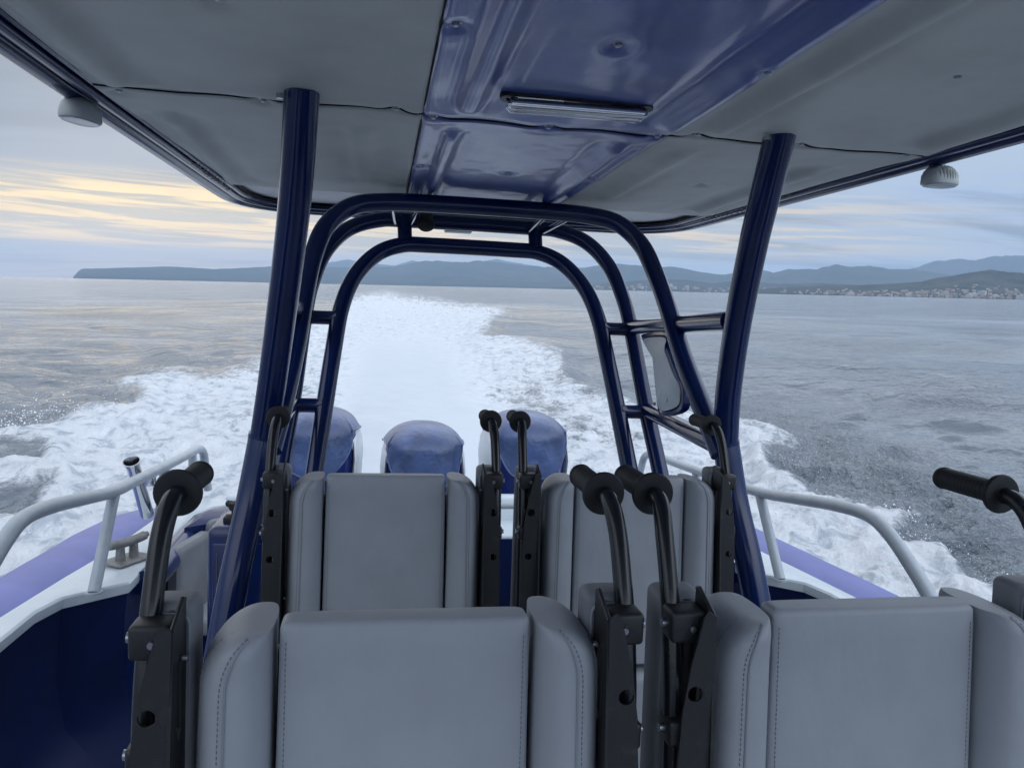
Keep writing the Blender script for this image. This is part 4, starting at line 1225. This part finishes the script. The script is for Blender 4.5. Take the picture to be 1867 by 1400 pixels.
# ---- the town: every building its own small object
def house_mesh(name, w, d, h, kind, wall, roofc):
    mb = MB().box((0, 0, h / 2), (w, d, h))
    me = bpy.data.meshes.new(name)
    if kind == 'flat':
        mb.box((w * 0.15, 0, h + 0.9), (w * 0.3, d * 0.4, 1.8)).box((0, -d / 2 - 0.5, h * 0.35), (w * 0.9, 1.0, 0.3)).box((0, -d / 2 - 0.5, h * 0.68), (w * 0.9, 1.0, 0.3))
    nwall = len(mb.f)
    if kind == 'gable':
        a = w / 2 + 0.5; b = d / 2 + 0.5
        mb.add([(-a, -b, h), (a, -b, h), (a, b, h), (-a, b, h), (-a * 0.6, 0, h + d * 0.26), (a * 0.6, 0, h + d * 0.26)], [(0, 1, 5, 4), (2, 3, 4, 5), (1, 2, 5), (3, 0, 4), (3, 2, 1, 0)])
    nroof = len(mb.f)
    # dark window openings as thin recessed boxes on the sea side
    for i in range(max(2, int(w / 4))):
        for k in range(max(1, int(h / 3.2))):
            mb.box((-w / 2 + (i + 0.5) * w / max(2, int(w / 4)), -d / 2 - 0.02, 1.7 + k * 3.1), (1.3, 0.1, 1.5))
    me.from_pydata(mb.v, [], mb.f)
    me.materials.append(wall); me.materials.append(roofc); me.materials.append(MAT['vent'])
    for i, p in enumerate(me.polygons): p.material_index = 0 if i < nwall else (1 if i < nroof else 2)
    return me
walls = [material('render_white', (0.40, 0.39, 0.37), 0.8), material('render_cream', (0.34, 0.30, 0.26), 0.8), material('render_ochre', (0.28, 0.24, 0.21), 0.8), material('render_pale', (0.50, 0.50, 0.49), 0.8)]
tile = material('roof_tile', (0.30, 0.21, 0.17), 0.85)
protos = []
for i, (w, d, h, kd) in enumerate([(11, 8, 6, 'gable'), (14, 10, 9, 'gable'), (18, 11, 12, 'flat'), (9, 8, 5, 'gable'), (24, 12, 14, 'flat'), (14, 9, 9, 'flat')]):
    for wl in (0, 1, 2, 3):
        protos.append((i, house_mesh('town_building', w, d, h, kd, walls[wl], tile)))
rng = random.Random(12)
def put_house(x, y, z, az, big, sc=1.0):
    c_ = [p for i, p in protos if (i in (2, 4, 5, 1)) == big]
    o = bpy.data.objects.new('town_building', rng.choice(c_)); COL.objects.link(o)
    o.location = (x, y, z - 1.0)
    o.rotation_euler = (0, 0, -rad(az) + rng.uniform(-0.5, 0.5))
    o.scale = (sc, sc, sc)
    return tag(o)
def hgroup(o, label, grp): tag(o, label, 'building', grp)
for k in range(210):
    az_ = 28.5 + (45.5 - 28.5) * rng.random() ** 0.75
    v = rng.random() ** 2.2 * 0.62 + 0.035
    x, y, z = near_h(az_, v)
    o = put_house(x, y, max(z, 1.0), az_, v < 0.12 and rng.random() < 0.35, 0.7 + 0.3 * rng.random())
    hgroup(o, 'small pale building of the town on the right hillside above the sea', 'town buildings on the right hillside')
for k in range(62):
    az_ = 33.0 + (46 - 33.0) * (k + rng.random() * 0.8) / 62
    x, y, z = near_h(az_, 0.018)
    o = put_house(x, y, 2.0, az_, rng.random() < 0.3, 0.55 + 0.35 * rng.random())
    hgroup(o, 'waterfront building in the row along the foot of the right hillside', 'waterfront buildings on the right')
for k in range(80):
    az_ = 14.5 + (31.0 - 14.5) * rng.random()
    v = rng.random() ** 1.8 * 0.5 + 0.02
    x, y, z = mid_h(az_, v)
    o = put_house(x, y, max(z, 1.0), az_, rng.random() < 0.5, 1.2)
    hgroup(o, 'tiny pale building of the more distant town under the hazy blue hills', 'distant town buildings in the haze')

# ================================================================== HAZE
hz = bpy.data.meshes.new('haze')
bm = bmesh.new()
bmesh.ops.create_cube(bm, size=1.0)
HR = 17500
for v in bm.verts:
    v.co = Vector((v.co.x * 2 * HR, v.co.y * 2 * HR, -9.0 if v.co.z < 0 else 640.0))
bm.to_mesh(hz); bm.free()
ho = bpy.data.objects.new('haze', hz); COL.objects.link(ho); tag(ho, kind='stuff')
hmat = bpy.data.materials.new('haze_air'); hmat.use_nodes = True
ht = hmat.node_tree
for nd in list(ht.nodes): ht.nodes.remove(nd)
pv = ht.nodes.new('ShaderNodeVolumePrincipled')
pv.inputs['Color'].default_value = (0.58, 0.76, 1.0, 1)
pv.inputs['Density'].default_value = 7.5e-5
pv.inputs['Anisotropy'].default_value = 0.0
ho_out = ht.nodes.new('ShaderNodeOutputMaterial')
ht.links.new(pv.outputs[0], ho_out.inputs['Volume'])
hmat.cycles.homogeneous_volume = True
hz.materials.append(hmat)
